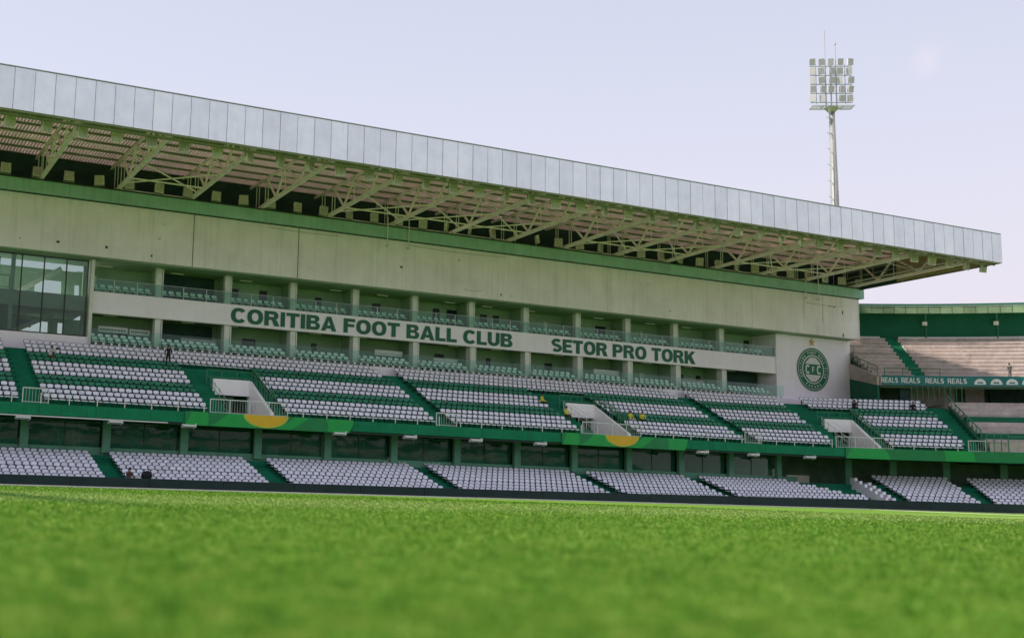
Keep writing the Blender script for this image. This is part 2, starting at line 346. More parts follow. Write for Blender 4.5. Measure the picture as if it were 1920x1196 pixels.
# ------------------------------------------------------------------ grandstand
GS = tag(empty('grandstand', (45, 88, 0)), 'long covered grandstand with green tiers, private boxes and a deep cantilever roof', 'grandstand')
def gp(mb, name, mats, par=None):
    o = mb.build(name, mats); p = par or GS
    if p is GS: o.parent = GS; o.matrix_parent_inverse = GS.matrix_basis.inverted()
    else: o.parent = p; o.matrix_parent_inverse = (GS.matrix_basis.inverted().inverted()).inverted() @ GS.matrix_basis if False else Matrix.Identity(4)
    return o
# terraces ---------------------------------------------------------------
LZ = lambda r: 0.0+.225*r + (.06 if r >= 3 else 0)
LY = lambda r: 73.7+.76*r
TZ = lambda r: 5.3+.385*r
TY = lambda r: 77.35+.8*r
prof = [(73.0, -.2)]
for r in range(8): prof += [(LY(r)-.02, LZ(r)), (LY(r)+.76-.02, LZ(r))] if r else [(73.0, LZ(0)), (LY(0)+.74, LZ(0))]
prof += [(LY(8)-.02, 2.12), (LY(8)+.5, 2.12), (LY(8)+.5, 2.02), (86, 2.02), (86, -.2)]
lower = gp(MB().sweep(prof, srange(-30, 118)), 'lower_terrace', 'deck_green')
VOMS = [(27.25, 30.25), (59.25, 62.25), (86.1, 88.5)]
def tier_prof(y_from):
    p = []
    r0 = 0 if y_from is None else int(round((y_from-77.35)/.8))
    for r in range(r0, 13): p += [(TY(r), TZ(r)), (TY(r)+.8, TZ(r))]
    ys = p[0][0]
    return p, ys
def tier_seg(a, b, cut=False):
    m = MB(); ss = srange(a, b)
    if not cut:
        p, ys = tier_prof(None); prof = [(77.3, 4.55), (77.3, 5.3)] + p[1:] + [(88.2, TZ(12)), (88.2, 9.3), (82.5, 4.5)]
    else:
        p, ys = tier_prof(77.35+.8*6); prof = [(p[0][0], 7.1)] + p + [(88.2, TZ(12)), (88.2, 9.3), (85.0, 7.1)]
    return m.sweep(prof, ss)
ed = [-30]
for a, b in VOMS: ed += [a, b]
ed.append(97.8)
up = MB()
for i in range(0, len(ed), 2): m = tier_seg(ed[i], ed[i+1]); up.add(m.v, m.f)
for a, b in VOMS: m = tier_seg(a, b, True); up.add(m.v, m.f)
pr = [(LY(8)-.02, 1.6)]
for r in range(8, 11): pr += [(LY(r)-.02, LZ(r)), (LY(r)+.74, LZ(r))]
pr += [(LY(11)+.5, LZ(10)), (LY(11)+.5, 1.6)]
gp(MB().sweep(pr, srange(88.95, 118)), 'rear_terrace', 'deck_green', lower)
upper = gp(up, 'upper_terrace', 'deck_green')
# slab edge panels, gutter, lights under slab
a = -30.0; k = 0
while a < 98:
    b = a+1.9
    gp(MB().sweep([(77.22, 4.56), (77.22, 5.32), (77.296, 5.32), (77.296, 4.56)], srange(a+.008, b-.008)), 'edge_panel', 'slab_green', upper); a = b
gp(MB().sweep([(77.35, 4.40), (77.35, 4.50), (77.6, 4.50), (77.6, 4.40)], srange(-30, 115)), 'gutter', 'trim_dark', upper)
for x in [12.2, 18.4, 23.6, 35.2, 41.1, 46.9, 52.9, 69.5, 75.2, 81.2]:
    m = MB(); p = [(77.0, 4.30), (77.0, 4.40), (77.5, 4.52), (77.5, 4.20)]
    m.sweep(p, srange(x, x+.9)); m.sweep([(76.98, 4.25), (76.98, 4.52), (77.5, 4.54), (77.5, 4.15)], srange(x+.9, x+.95))
    gp(m, 'strip_light', 'white_paint', upper)
gp(MB().bar((-5, 77.05, 4.47), (22.5, 77.05, 4.47), .07), 'cable_tray', 'white_paint', upper)
# stairs (aisles)
def stair(a, b, Yf, Zf, depth, n, r0=1, name='stair', par=None):
    m = MB()          # half steps standing on every terrace row
    for r in range(r0, n):
        y = Yf(r); z0 = Zf(r-1); z1 = Zf(r); zm = (z0+z1)/2
        m.sweep([(y-depth/2, z0+.002), (y-depth/2, zm), (y-.004, zm), (y-.004, z0+.002)], srange(a, b))
    return gp(m, name, 'deck_green', par)
UA = [(12.75, 13.95), (44.1, 45.4), (75.1, 76.4), (96.55, 97.7)]
LA = [(17.85, 19.05), (29.5, 30.8), (43.0, 44.4), (58.1, 59.5), (70.2, 71.6), (96.3, 97.5)]
for a, b in UA: stair(a+.06, b-.06, TY, TZ, .8, 13, par=upper)
for a, b in VOMS:
    stair(a-1.45, a-.25, TY, TZ, .8, 11, par=upper); stair(b+.25, b+1.1, TY, TZ, .8, 11, par=upper)
for a, b in LA: stair(a+.06, b-.06, lambda r: LY(r)-.02, LZ, .76, 11 if a > 90 else 8, par=lower)
# vomitory tunnels
def railing(par, p, q, h=1.0, bars=True, matn='rail_steel', name='railing', step=.2, mid=0):
    m = MB(); p = Vector(p); q = Vector(q); L = (q-p).length; u = Vector((0, 0, h))
    m.bar(p+u, q+u, .07); 
    n = max(1, round(L/1.6))
    for i in range(n+1): c = p.lerp(q, i/n); m.bar(c, c+u, .06)
    if bars:
        k = int(L/step)
        for i in range(1, k): c = p.lerp(q, i/k); m.bar(c+Vector((0, 0, .08)), c+u, .016)
        m.bar(p+Vector((0, 0, .08)), q+Vector((0, 0, .08)), .04)
    for j in range(mid): f_ = (j+1)/(mid+1); m.bar(p+u*f_, q+u*f_, .045)
    return gp(m, name, matn, par)
for vi, (a, b) in enumerate(VOMS):
    m = MB(); zb = 8.2
    m.sweep([(81.9, 7.0), (81.9, zb), (82.13, zb), (82.13, 7.0)], srange(a+.04, b-.05))                 # lintel above the tunnel mouth
    m.sweep([(77.36, 5.0), (77.36, 5.55), (82.2, zb), (82.4, zb), (82.4, 5.0)], srange(b-.04, b+.22, .2))     # right-hand side wall
    m.sweep([(77.36, 5.0), (77.36, 5.33), (78.2, 5.40), (82.2, 7.28), (82.4, 7.28), (82.4, 5.0)], srange(a-.02, a+.03, .2))
    tw = gp(m, 'tunnel_wall', 'tunnel_white', upper)
    t = MB(); t.sweep([(77.36, 4.9), (77.36, 5.05), (86, 5.05), (86, 4.9)], srange(a+.01, b-.01)); gp(t, 'tunnel_floor', 'interior_floor', upper)
    t = MB(); t.sweep([(86, 5.05), (86, 7.05), (86.2, 7.05), (86.2, 5.05)], srange(a, b))
    t.sweep([(82.41, 5.05), (82.41, 7.05), (86, 7.05), (86, 5.05)], srange(a-.2, a-.02, .2)); t.sweep([(82.41, 5.05), (82.41, 7.05), (86, 7.05), (86, 5.05)], srange(b+.02, b+.2, .2))
    gp(t, 'tunnel_lining', 'interior', upper)
    # handrails beside the mouth, then the grille of rails on the left
    for off, mt in ((b+.3, 'rail_green'), (b+.55, 'rail_green')):
        m = MB()
        for h in (.95, 1.25): m.bar(bpt(off, 78, 5.7+h), bpt(off, 82.6, 8.0+h), .05)
        for i in range(5): y = 78+i*1.1; zz = 5.6+i*.55; m.bar(bpt(off, y, zz), bpt(off, y, zz+1.25), .05)
        gp(m, 'handrail', mt, upper)
    m = MB()
    for h in (.45, .85): m.bar(bpt(a-.1, 77.8, 5.35+h), bpt(a-.1, 82.2, 7.35+h), .03)
    for i in range(5): y = 77.9+i*1.05; zz = 5.6+i*.53; m.bar(bpt(a-.1, y, zz-.2), bpt(a-.1, y, zz+.65), .035)
    if vi:
        for h in (.3, .8): m.bar(bpt(a+.75, 77.8, 5.35+h), bpt(a+.75, 82.2, 7.3+h), .025)
    gp(m, 'handrail', 'column_green' if vi == 0 else 'rail_steel', upper)
    m = MB()
    for h in (.5, 1.0): m.bar(bpt(a-.3, 82.5, 7.9+h), bpt(b+.3, 82.5, 7.9+h), .05)
    for i in range(4): s_ = a-.3+(b-a+.6)*i/3; m.bar(bpt(s_, 82.5, 7.7), bpt(s_, 82.5, 8.9), .05)
    gp(m, 'handrail', 'rail_green', upper)
    railing(upper, bpt(a-1.6, 77.42, 5.32), bpt(b+1.3, 77.42, 5.32))
for a, b in UA[:3]: railing(upper, bpt(a-.15, 77.42, 5.32), bpt(b+.35, 77.42, 5.32))
railing(upper, bpt(96.4, 77.42, 5.32), bpt(97.8, 77.42, 5.32))
x = 10.0
while x < 96:
    if not any(a-1.7 < x < b+1.4 for a, b in VOMS): gp(MB().bar(bpt(x, 77.42, 5.3), bpt(x, 77.42, 6.05), .055), 'front_post', 'white_paint', upper)
    x += 1.9
# lower back wall: parapet, columns, glass, dark rooms behind
gp(MB().box(-30, 84, 80.30, 80.45, 2.0, 2.66), 'back_parapet', 'column_green')
x = 13.3-5.68*3
while x < 86:
    gp(MB().box(x-.28, x+.28, 79.95, 80.28, 2.3, 4.6).box(x-.33, x+.33, 79.9, 80.29, 2.3, 2.44), 'lower_column', 'column_green'); x += 5.68
x = 13.3-5.68*3
while x < 80:
    for j in range(2): gp(MB().box(x+.30+j*2.55, x+.30+2.5+j*2.55, 80.50, 80.53, 2.5, 4.5), 'lower_pane', 'glass_lower')
    gp(MB().box(x+2.80, x+2.86, 80.48, 80.56, 2.5, 4.5), 'mullion', 'trim_dark')
    x += 5.68
room = gp(MB().box(-30, 88, 85.4, 85.6, 0, 5.2), 'room_back_wall', 'end_dark')
rr = random.Random(3); x = 9
while x < 86:
    w = rr.uniform(.7, 3.2); h = rr.uniform(.5, 1.9); y = rr.uniform(81.2, 83.0); z0 = 2.02 if rr.random() < .6 else rr.uniform(2.2, 3.2)
    gp(MB().box(x, x+w, y, y+.12, z0, min(z0+h, 4.4)), 'room_panel', rr.choice(['concrete', 'white_paint', 'column_paint', 'interior', 'dark_panel', 'white_paint', 'cream_steel']), room); x += w+rr.uniform(.2, 2.2)
# gathered curtains hanging in the first rooms
def curtain(x0, x1, y, z0, z1, sag):
    m = MB(); n = 26; vs = []
    for i in range(n+1):
        t = i/n; xx = x0+(x1-x0)*t
        for j in range(5):
            q = j/4; pull = sag*math.sin(q*math.pi*.5)
            vs.append((xx+(x1-x0)*(-.5+t)*(-pull*.6)+pull*.35*(x1-x0), y+.09*math.sin(i*1.7)*(.4+.6*q), z1-(z1-z0)*q))
    fs = [(i*5+j, (i+1)*5+j, (i+1)*5+j+1, i*5+j+1) for i in range(n) for j in range(4)]
    return m.add(vs, fs)
for (x0, x1, sg) in ((15.2, 17.6, .5), (20.2, 22.2, .8), (23.4, 24.1, .2), (33.6, 37.2, .7)):
    gp(curtain(x0, x1, 81.2, 2.5, 4.4, sg), 'curtain', 'white_paint', room)
# stepped white wall at the end of the lower block
m = MB()
for i in range(8): y = 73.6+.8*i; p = bpt(87.9, y); m.sweep([(y, 0), (y, .75+.28*i), (y+.8, .75+.28*i), (y+.8, 0)], srange(87.2, 87.45, .35))
gp(m, 'stepped_wall', 'wall_pale', lower)
m = MB()
for i in range(8): y = 73.9+.8*i; m.sweep([(y, 0), (y, .45+.27*i), (y+.8, .45+.27*i), (y+.8, 0)], srange(88.55, 88.85, .35))
gp(m, 'stepped_wall', 'wall_pale', lower)
for s_ in (88.2, 91.9, 96.1, 100.4, 105): gp(MB().sweep([(82.7, 1.9), (82.7, 4.5), (83.1, 4.5), (83.1, 1.9)], srange(s_, s_+.55, .5)), 'lower_column', 'column_green')
gp(MB().sweep([(84.5, 0), (84.5, 5.2), (84.7, 5.2), (84.7, 0)], srange(80, 118)), 'room_back_wall', 'end_dark')
# ------------------------------------------------------------------ boxes
X0, X1, XE = 19.25, 90.88, 101.4
COLS = [24.95+5.92*i for i in range(11)]
gp(MB().box(X0, XE-.1, 88.15, 92.6, 10.0, 10.78), 'box_floor', 'wall_pale')
m = MB(); x = X0+.3
while x < X1-.3: m.box(x, x+.17, 88.10, 88.22, 10.79, 10.96); x += .62
st = gp(m, 'ledge_bracket', 'white_paint'); tag(st, kind='stuff')
band = gp(MB().box(X0-.1, X1+.02, 89.4, 89.75, 13.40, 15.15), 'lettering_band', 'wall_pale')
gp(MB().box(X0, X1, 89.76, 92.6, 13.6, 15.0), 'upper_box_floor', 'interior_floor')
gp(MB().box(X0-.1, X1, 89.36, 89.399, 13.40, 13.47), 'drip_edge', 'white_paint', band)
gp(MB().box(24.0, 24.03, 89.392, 89.399, 13.48, 15.14), 'joint', 'column_paint', band)
wall = gp(MB().box(-30, XE, 88.0, 88.5, 17.68, 21.98), 'upper_wall', 'wall_olive')
gp(MB().box(-30, XE-.15, 88.5, 92.6, 17.62, 17.8), 'box_ceiling', 'interior')
for x in (8.5, 27.05, 36.3, 47.5, 68.4, 86.5): gp(MB().box(x, x+.05, 87.975, 87.998, 17.68, 21.97), 'joint', 'trim_dark' if x < 40 else 'column_paint', wall)
gp(MB().box(XE-.02, XE+.06, 87.96, 88.52, 17.66, 21.98), 'corner_trim', 'white_paint', wall)
beam = gp(MB().box(-30, XE+.6, 87.7, 88.6, 22.06, 23.12), 'ring_beam', 'beam_green')
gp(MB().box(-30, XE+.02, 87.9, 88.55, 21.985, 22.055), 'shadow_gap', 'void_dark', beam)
gp(MB().box(-30, XE+.6, 87.62, 87.69, 23.06, 23.16), 'beam_cap', 'trim_dark', beam)
rr = random.Random(11)
for i, x in enumerate(COLS):
    wd = .26
    for (z0, z1) in ((10.78, 13.6), (15.0, 17.62)):
        c = gp(MB().box(x-wd, x+wd-.05, 89.9 if z0 > 12 else 89.6, 90.4, z0, z1), 'column', 'column_paint')
        gp(MB().box(x-.06, x+.06, 90.4, 92.5, z0, z1), 'partition', 'interior', c)
        gp(MB().bar((x+wd+.05, 89.95 if z0 > 12 else 89.65, z0), (x+wd+.05, 89.95 if z0 > 12 else 89.65, z1), .08), 'downpipe', 'white_paint', c)
bw = gp(MB().box(X0, X1, 92.5, 92.7, 10.4, 13.6).box(X0, X1, 92.5, 92.7, 15.0, 17.62), 'box_back_wall', 'interior')
edges = [X0]+COLS+[X1]
for i in range(len(edges)-1):
    a, b = edges[i]+.35, edges[i+1]-.3
    for z0, z1 in ((10.78, 13.6), (15.0, 17.62)):
        x = a+rr.uniform(.1, .8)
        while x < b-.6:
            w = rr.uniform(.5, 1.3); kind = rr.random()
            if kind < .35: gp(MB().box(x, x+w*.8, 92.4, 92.49, z0+.1, z0+2.1), 'box_door', 'dark_panel', bw)
            elif kind < .6: gp(MB().box(x, x+w, 92.4, 92.49, z0+1.3, z0+2.0), 'screen', 'dark_panel', bw)
            elif kind < .75: gp(MB().box(x, x+w*.5, 92.4, 92.49, z0+.6, z0+1.9), 'notice', 'sign_white', bw)
            x += w+rr.uniform(.6, 2.0)
        rr.random()
        # ceiling strip lamp bodies
        xx = rr.uniform(a, b-1.2); gp(MB().box(xx, xx+1.1, 91.0, 91.15, z1-.12, z1-.04), 'ceiling_lamp', 'white_paint', bw)
# deep dark bay and counters
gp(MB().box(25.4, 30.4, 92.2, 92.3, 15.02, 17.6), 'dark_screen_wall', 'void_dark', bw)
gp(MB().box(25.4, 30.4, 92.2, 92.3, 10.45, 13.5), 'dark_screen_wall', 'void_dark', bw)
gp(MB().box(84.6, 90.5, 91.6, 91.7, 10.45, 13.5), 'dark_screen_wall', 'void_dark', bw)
for (x0, x1, z0, z1, mt) in ((20.4, 22.8, 12.15, 12.62, 'sign_white'), (22.95, 25.0-.35, 12.10, 12.57, 'sign_white'), (27.3, 30.4, 11.6, 12.2, 'concrete'), (45.2, 48.0, 12.1, 12.6, 'sign_white'), (51.2, 53.7, 11.6, 12.3, 'sign_white'), (69.0, 72.0, 12.0, 12.5, 'sign_white'), (79.3, 82.7, 11.7, 12.2, 'concrete')):
    s_ = gp(MB().box(x0, x1, 90.9, 90.96, z0, z1), 'hoarding', mt, bw)
m = MB(); x = 20.55
rr2 = random.Random(5)
while x < 24.4:
    w = rr2.uniform(.08, .2)
    if not 22.65 < x+w < 23.1: m.box(x, x+w, 90.885, 90.899, 12.28, 12.46)
    x += w+.05
tag(gp(m, 'blurred_print', 'sign_print', bw), kind='stuff')
# balustrade panes
for i in range(len(edges)-1):
    a, b = edges[i], edges[i+1]; n = 3
    for j in range(n):
        p0 = a+(b-a)*j/n; p1 = a+(b-a)*(j+1)/n
        gp(MB().box(p0+.03, p1-.03, 89.50, 89.52, 15.16, 16.18), 'balustrade_pane', 'glass_balustrade', band)
        gp(MB().box(p0+.03, p1-.03, 88.30, 88.32, 10.97, 12.05), 'ledge_pane', 'glass_balustrade')
        if j: gp(MB().bar((p0, 89.53, 15.15), (p0, 89.53, 16.2), .05), 'balustrade_post', 'rail_steel', band)
    gp(MB().bar((a, 89.56, 16.19), (b, 89.56, 16.19), .03), 'balustrade_rail', 'rail_steel', band)
gp(MB().box(X0+.2, X1-.1, 89.5, 90.25, 10.781, 11.12).box(X0+.2, X1-.1, 89.78, 90.4, 15.001, 15.12), 'seat_plinth', 'interior_floor', band)
# lettering: heavy block capitals drawn as joined strokes, height 1
def glyph(ch, t=.27, th=.215):
    Q = []; rect = lambda x0, x1, z0, z1: Q.append([(x0, z0), (x1, z0), (x1, z1), (x0, z1)])
    def strip(o, i):
        for k in range(len(o)-1): Q.append([o[k], o[k+1], i[k+1], i[k]])
    def bowl(x0, w, z0, z1, tb, tt):
        o = []; n_ = []; ro = (z1-z0)/2; zi0, zi1 = z0+tb, z1-tt; ri = (zi1-zi0)/2; kx = min(ro, w-.05)
        for k in range(13):
            a = math.pi/2-math.pi*k/12; c, s_ = math.cos(a), math.sin(a)
            o.append((w-kx+kx*c, (z0+z1)/2+ro*s_)); n_.append((max(x0, w-kx+(kx-t)*c), (zi0+zi1)/2+ri*s_))
        o = [(x0, z1)]+o+[(x0, z0)]; n_ = [(x0, zi1)]+n_+[(x0, zi0)]; strip(o, n_)
    def ring(cx, rx, rz, a0, a1, n=28, ez=.5, tw=t):
        A = [a0+(a1-a0)*k/n for k in range(n+1)]
        pw = lambda v: math.copysign(abs(v)**.86, v)
        strip([(cx+rx*pw(math.cos(a)), ez+rz*pw(math.sin(a))) for a in A], [(cx+(rx-tw)*pw(math.cos(a)), ez+(rz-th)*pw(math.sin(a))) for a in A])
    if ch == 'I': rect(0, t, 0, 1); w = t
    elif ch == 'O': w = .98; ring(.49, .49, .51, 0, 2*math.pi, 36)
    elif ch == 'C': w = .92; ring(.48, .48, .51, R(38), R(322))
    elif ch == 'T': w = .84; rect(0, w, 1-th, 1); rect(w/2-t/2, w/2+t/2, 0, 1-th)
    elif ch == 'L': w = .72; rect(0, t, 0, 1); rect(t, w, 0, th)
    elif ch in 'EF':
        w = .76; rect(0, t, 0, 1); rect(t, w, 1-th, 1); rect(t, w-.06, .42, .42+th*.92)
        if ch == 'E': rect(t, w+.02, 0, th)
    elif ch == 'U':
        w = .88; rect(0, t, .38, 1); rect(w-t, w, .38, 1)
        A = [math.pi+math.pi*k/14 for k in range(15)]; strip([(w/2+w/2*math.cos(a), .38+.39*math.sin(a)) for a in A], [(w/2+(w/2-t)*math.cos(a), .38+.17*math.sin(a)) for a in A])
    elif ch == 'B': w = .88; rect(0, t, 0, 1); bowl(t, w-.05, .53, 1, .09, th*.92); bowl(t, w, 0, .53, th*.92, .10)
    elif ch == 'P': w = .86; rect(0, t, 0, 1); bowl(t, w, .36, 1, th*.95, th*.95)
    elif ch == 'R': w = .94; rect(0, t, 0, 1); bowl(t, w-.06, .41, 1, th*.9, th*.95); Q.append([(w-.30, 0), (w+.02, 0), (w-.16, .41), (w-.46, .41)])
    elif ch == 'A':
        w = 1.0; Q.append([(0, 0), (t+.01, 0), (.5, .78), (.5, 1), (.36, 1)]); Q.append([(w-t-.01, 0), (w, 0), (.64, 1), (.5, 1), (.5, .78)])
        Q.append([(.335, .18), (.665, .18), (.60, .37), (.40, .37)])
    elif ch == 'K': w = .98; rect(0, t, 0, 1); Q.append([(t, .28), (t, .62), (w-.34, 1), (w-.02, 1)]); Q.append([(.36, .40), (.62, .62), (w, 0), (w-.34, 0)])
    elif ch == 'S':
        w = .84; C_ = []
        for k in range(15): a = R(35)+R(235)*k/14; C_.append((.42+.30*math.cos(a), .70+.19*math.sin(a)))
        for k in range(15): a = R(90)-R(235)*k/14; C_.append((.42+.31*math.cos(a), .295+.19*math.sin(a)))
        o = []; n_ = []
        for k, p in enumerate(C_):
            a, b = C_[max(0, k-1)], C_[min(len(C_)-1, k+1)]; dx, dz = b[0]-a[0], b[1]-a[1]; l_ = math.hypot(dx, dz) or 1
            o.append((p[0]+dz/l_*.115, p[1]-dx/l_*.11)); n_.append((p[0]-dz/l_*.115, p[1]+dx/l_*.11))
        strip(o, n_)
    return Q, w
def lettering(text, x0, x1, zc, h, par, y, matn):
    out = []; cur = 0
    for ch in text:
        if ch == ' ': cur += .40; continue
        Q, w = glyph(ch); out.append((Q, cur)); cur += w+.10
    cur -= .10; sx = (x1-x0)/cur
    for Q, dx in out:
        m = MB()
        for q in Q: m.prism([(x0+(u+dx)*sx, zc+(v-.5)*h) for u, v in q], 'y', y-.04, y+.03)
        gp(m, 'letter', matn, par)
lettering('CORITIBA FOOT BALL CLUB', 31.06, 58.62, 14.27, 1.24, band, 89.36, 'letter_green')
lettering('SETOR PRO TORK', 63.0, 80.22, 14.25, 1.26, band, 89.36, 'letter_green')
# emblem wall and crest
ew = gp(MB().box(X1+.03, XE+.05, 89.30, 94.0, 9.4, 17.6), 'emblem_wall', 'wall_pale')
ec = (95.98, 14.17)
def disc(r, y, n=48, r0=0, a0=0, a1=2*math.pi, sx=1):
    vs = []; full = abs(a1-a0-2*math.pi) < 1e-6
    for i in range(n if full else n+1):
        a = a0+(a1-a0)*i/n; vs.append((a, r))
    m = MB(); k = len(vs)
    o = [(ec[0]+r*math.cos(a)*sx, y, ec[1]+r*math.sin(a)) for a, _ in vs]; ob = [(x, y+.02, z) for x, _, z in o]
    if r0 == 0:
        m.add(o+ob, [tuple(range(k)), tuple(range(k, 2*k))[::-1]] + [(i, (i+1) % k, k+(i+1) % k, k+i) for i in range(k)])
    else:
        q = [(ec[0]+r0*math.cos(a)*sx, y, ec[1]+r0*math.sin(a)) for a, _ in vs]
        m.add(o+q, [(i, (i+1) % k, k+(i+1) % k, k+i) for i in range(k if full else k-1)])
    return m
cr = gp(disc(2.36, 89.27), 'crest', 'emblem_white', ew)
gp(disc(2.28, 89.262), 'crest_ring', 'emblem_green', cr)
gp(disc(1.52, 89.254), 'crest_rim', 'emblem_white', cr)
gp(disc(1.42, 89.246), 'crest_field', 'emblem_green', cr)
gp(disc(2.12, 89.252, r0=2.07), 'crest_line', 'emblem_white', cr)
for sg in (1, -1):      # striped globe halves
    for i in range(7):
        t0 = -1+i*2/7; t1 = t0+2/7*.88; m = MB(); vs = []
        for j in range(9):
            q = j/8; zz = .56+.72*q; wd = math.sqrt(max(0, 1.34**2-zz**2)); pin = .92-.2*q
            vs.append((t0*wd*pin, zz)); vs.append((t1*wd*pin, zz))
        P_ = [(ec[0]+u, 89.238, ec[1]+sg*zz) for u, zz in vs]
        m.add(P_, [(2*j, 2*j+1, 2*j+3, 2*j+2) for j in range(8)]); gp(m, 'globe_stripe', 'emblem_white', cr)
def flat_text(ch, cx, cz, h, y, ang=0, wf=1, off=.03):
    a, fs, mn, mx_ = text_me(ch, off, .01); c, s = math.cos(ang), math.sin(ang); v = []
    for q in a:
        u = (q[0]-(mn+mx_)/2)*h/.73*wf; w = (q[1]-.365)*h/.73
        v.append((cx+u*c-w*s, y-q[2]*.3, cz+u*s+w*c))
    return MB().add(v, fs)
for ch, dx, hh, ww in (('C', -.80, .92, .62), ('F', 0, .58, .42), ('C', .80, .92, .62)):
    Q, w_ = glyph(ch, .24, .17); m = MB()
    for q in Q: m.prism([(ec[0]+dx+(u-w_/2)*ww, ec[1]+(v-.5)*hh) for u, v in q], 'y', 89.222, 89.236)
    gp(m, 'crest_letter', 'emblem_white', cr)
tx = 'CORITIBA FOOT BALL CLUB'
for i, ch in enumerate(tx):
    if ch == ' ': continue
    a = R(205)-R(230)*i/(len(tx)-1); gp(flat_text(ch, ec[0]+1.79*math.cos(a), ec[1]+1.79*math.sin(a), .30, 89.25, a-math.pi/2, .8, .01), 'crest_letter', 'emblem_white', cr)
tx = 'PARANA'
for i, ch in enumerate(tx):
    a = R(238)+R(64)*i/(len(tx)-1); gp(flat_text(ch, ec[0]+1.79*math.cos(a), ec[1]+1.79*math.sin(a), .30, 89.25, a+math.pi/2, .8, .01), 'crest_letter', 'emblem_white', cr)
sp = [((.46 if i % 2 == 0 else .19)*math.sin(i*math.pi/5), (.46 if i % 2 == 0 else .19)*math.cos(i*math.pi/5)) for i in range(10)]
gp(MB().prism([(95.88+u, 17.05+v) for u, v in sp], 'y', 89.22, 89.27), 'star', 'gold', ew)
for (x, z0, z1) in ((99.0, 20.2, 21.9), (99.0, 17.75, 18.4), (96.2, 19.2, 22.0), (93.6, 19.2, 22.0)):
    gp(MB().box(x, x+.05 if x < 99 else x+.12, 87.96, 87.995, z0, z1 if x < 99 else z0+.35), 'wall_fitting', 'column_paint' if x < 99 else 'trim_dark', wall)
rw = random.Random(21)
for k in range(16):
    x = rw.uniform(10, 98); z = rw.choice([18.1, 18.4, 19.6, 20.8, 21.4]); w = rw.uniform(.08, .22)
    gp(MB().box(x, x+w, 87.93, 87.996, z, z+rw.uniform(.08, .2)), 'junction_box', rw.choice(['column_paint', 'trim_dark', 'lamp_fin']), wall)
for (xa, xb, z) in ((33.5, 40.2, 21.75), (46.8, 57, 21.7), (52.6, 54.4, 18.35), (93.6, 99.0, 21.0)):
    m = MB(); n_ = 8
    for q in range(n_):
        sag = lambda t: -.10*math.sin(t*math.pi)
        m.bar((xa+(xb-xa)*q/n_, 87.97, z+sag(q/n_)), (xa+(xb-xa)*(q+1)/n_, 87.97, z+sag((q+1)/n_)), .035)
    gp(m, 'cable', 'lamp_fin', wall)
for x in (44.5, 46.6, 93.4, 95.2):
    gp(MB().bar((x, 87.52, 21.3), (x, 87.52, 23.9), .07).box(x-.12, x+.12, 87.4, 87.6, 21.25, 21.4), 'conduit', 'column_paint', wall)
# ------------------------------------------------------------------ glazed stair hall, left end
gz = gp(MB().box(-30, X0-.12, 88.9, 89.3, 10.1, 11.4), 'glazing_plinth', 'wall_pale')
gp(MB().box(X0-.11, X0+.16, 88.95, 90.2, 10.1, 17.6), 'glazing_pier', 'column_paint')
for xa, xb in ((5.5, 9.2), (9.2, 13.82), (13.82, 15.53), (15.53, 17.27), (17.27, 18.96)):
    gp(MB().box(xa+.05, xb-.05, 89.40, 89.42, 11.5, 17.5), 'glazing_pane', 'glass_wall')
for x in (9.2, 13.82, 15.53, 17.27, 18.96): gp(MB().box(x-.045, x+.045, 89.34, 89.48, 11.42, 17.56), 'mullion', 'trim_dark')
gp(MB().box(-30, 19.0, 89.33, 89.5, 17.45, 17.56).box(-30, 19.0, 89.33, 89.5, 11.41, 11.55), 'glazing_frame', 'trim_dark')
hall = gp(MB().box(-30, X0, 89.9, 95.8, 13.55, 14.75), 'hall_floor', 'column_paint')
gp(MB().box(-30, X0, 89.6, 95.8, 11.2, 11.5), 'hall_floor', 'interior_floor')
gp(MB().box(13.1, 13.4, 89.8, 90.1, 11.5, 17.6), 'hall_column', 'column_paint', hall)
hw = MB()
for (z0, z1, op) in ((11.5, 13.55, ((14.9, 17.2, 11.6, 13.2), (18.0, 18.45, 11.6, 13.2))), (14.75, 17.6, ((15.9, 18.1, 14.9, 16.7), (19.2, 19.6, 14.9, 16.5)))):
    xs = sorted({-30, 24.0} | {v for o in op for v in o[:2]})
    for i in range(len(xs)-1):
        a, b = xs[i], xs[i+1]; o = [q for q in op if q[0] == a and q[1] == b]
        if o: q = o[0]; hw.box(a, b, 95.5, 95.7, z0, q[2]); hw.box(a, b, 95.5, 95.7, q[3], z1)
        else: hw.box(a, b, 95.5, 95.7, z0, z1)
gp(hw, 'hall_back_wall', 'interior', hall)
gp(MB().bar((14.0, 93.5, 15.0), (17.6, 93.5, 17.4), .5, .35), 'hall_stair_flight', 'column_paint', hall)
gp(MB().bar((13.6, 93.5, 11.7), (17.2, 93.5, 13.6), .5, .35), 'hall_stair_flight', 'column_paint', hall)
gp(MB().box(14.6, 15.8, 95.35, 95.45, 12.6, 13.2), 'poster', 'blue_cloth', hall)
for x in (9.6, 10.4, 11.2, 12.0): gp(MB().box(x, x+.35, 90.6, 90.7, 14.8, 17.4).box(x, x+.35, 90.6, 90.7, 11.5, 13.5), 'curtain', 'column_green', hall)
railing(hall, (5, 89.7, 14.8), (13.0, 89.7, 14.8), 1.0, True, 'rail_green', step=.4); railing(hall, (5, 89.7, 11.5), (13.0, 89.7, 11.5), 1.0, True, 'rail_green', step=.4)
for (x, z) in ((14.7, 16.6), (18.6, 17.0)): gp(MB().bar((x, 92, z), (x+.8, 92.5, z+.1), .12, .05), 'ceiling_lamp', 'white_paint', hall)
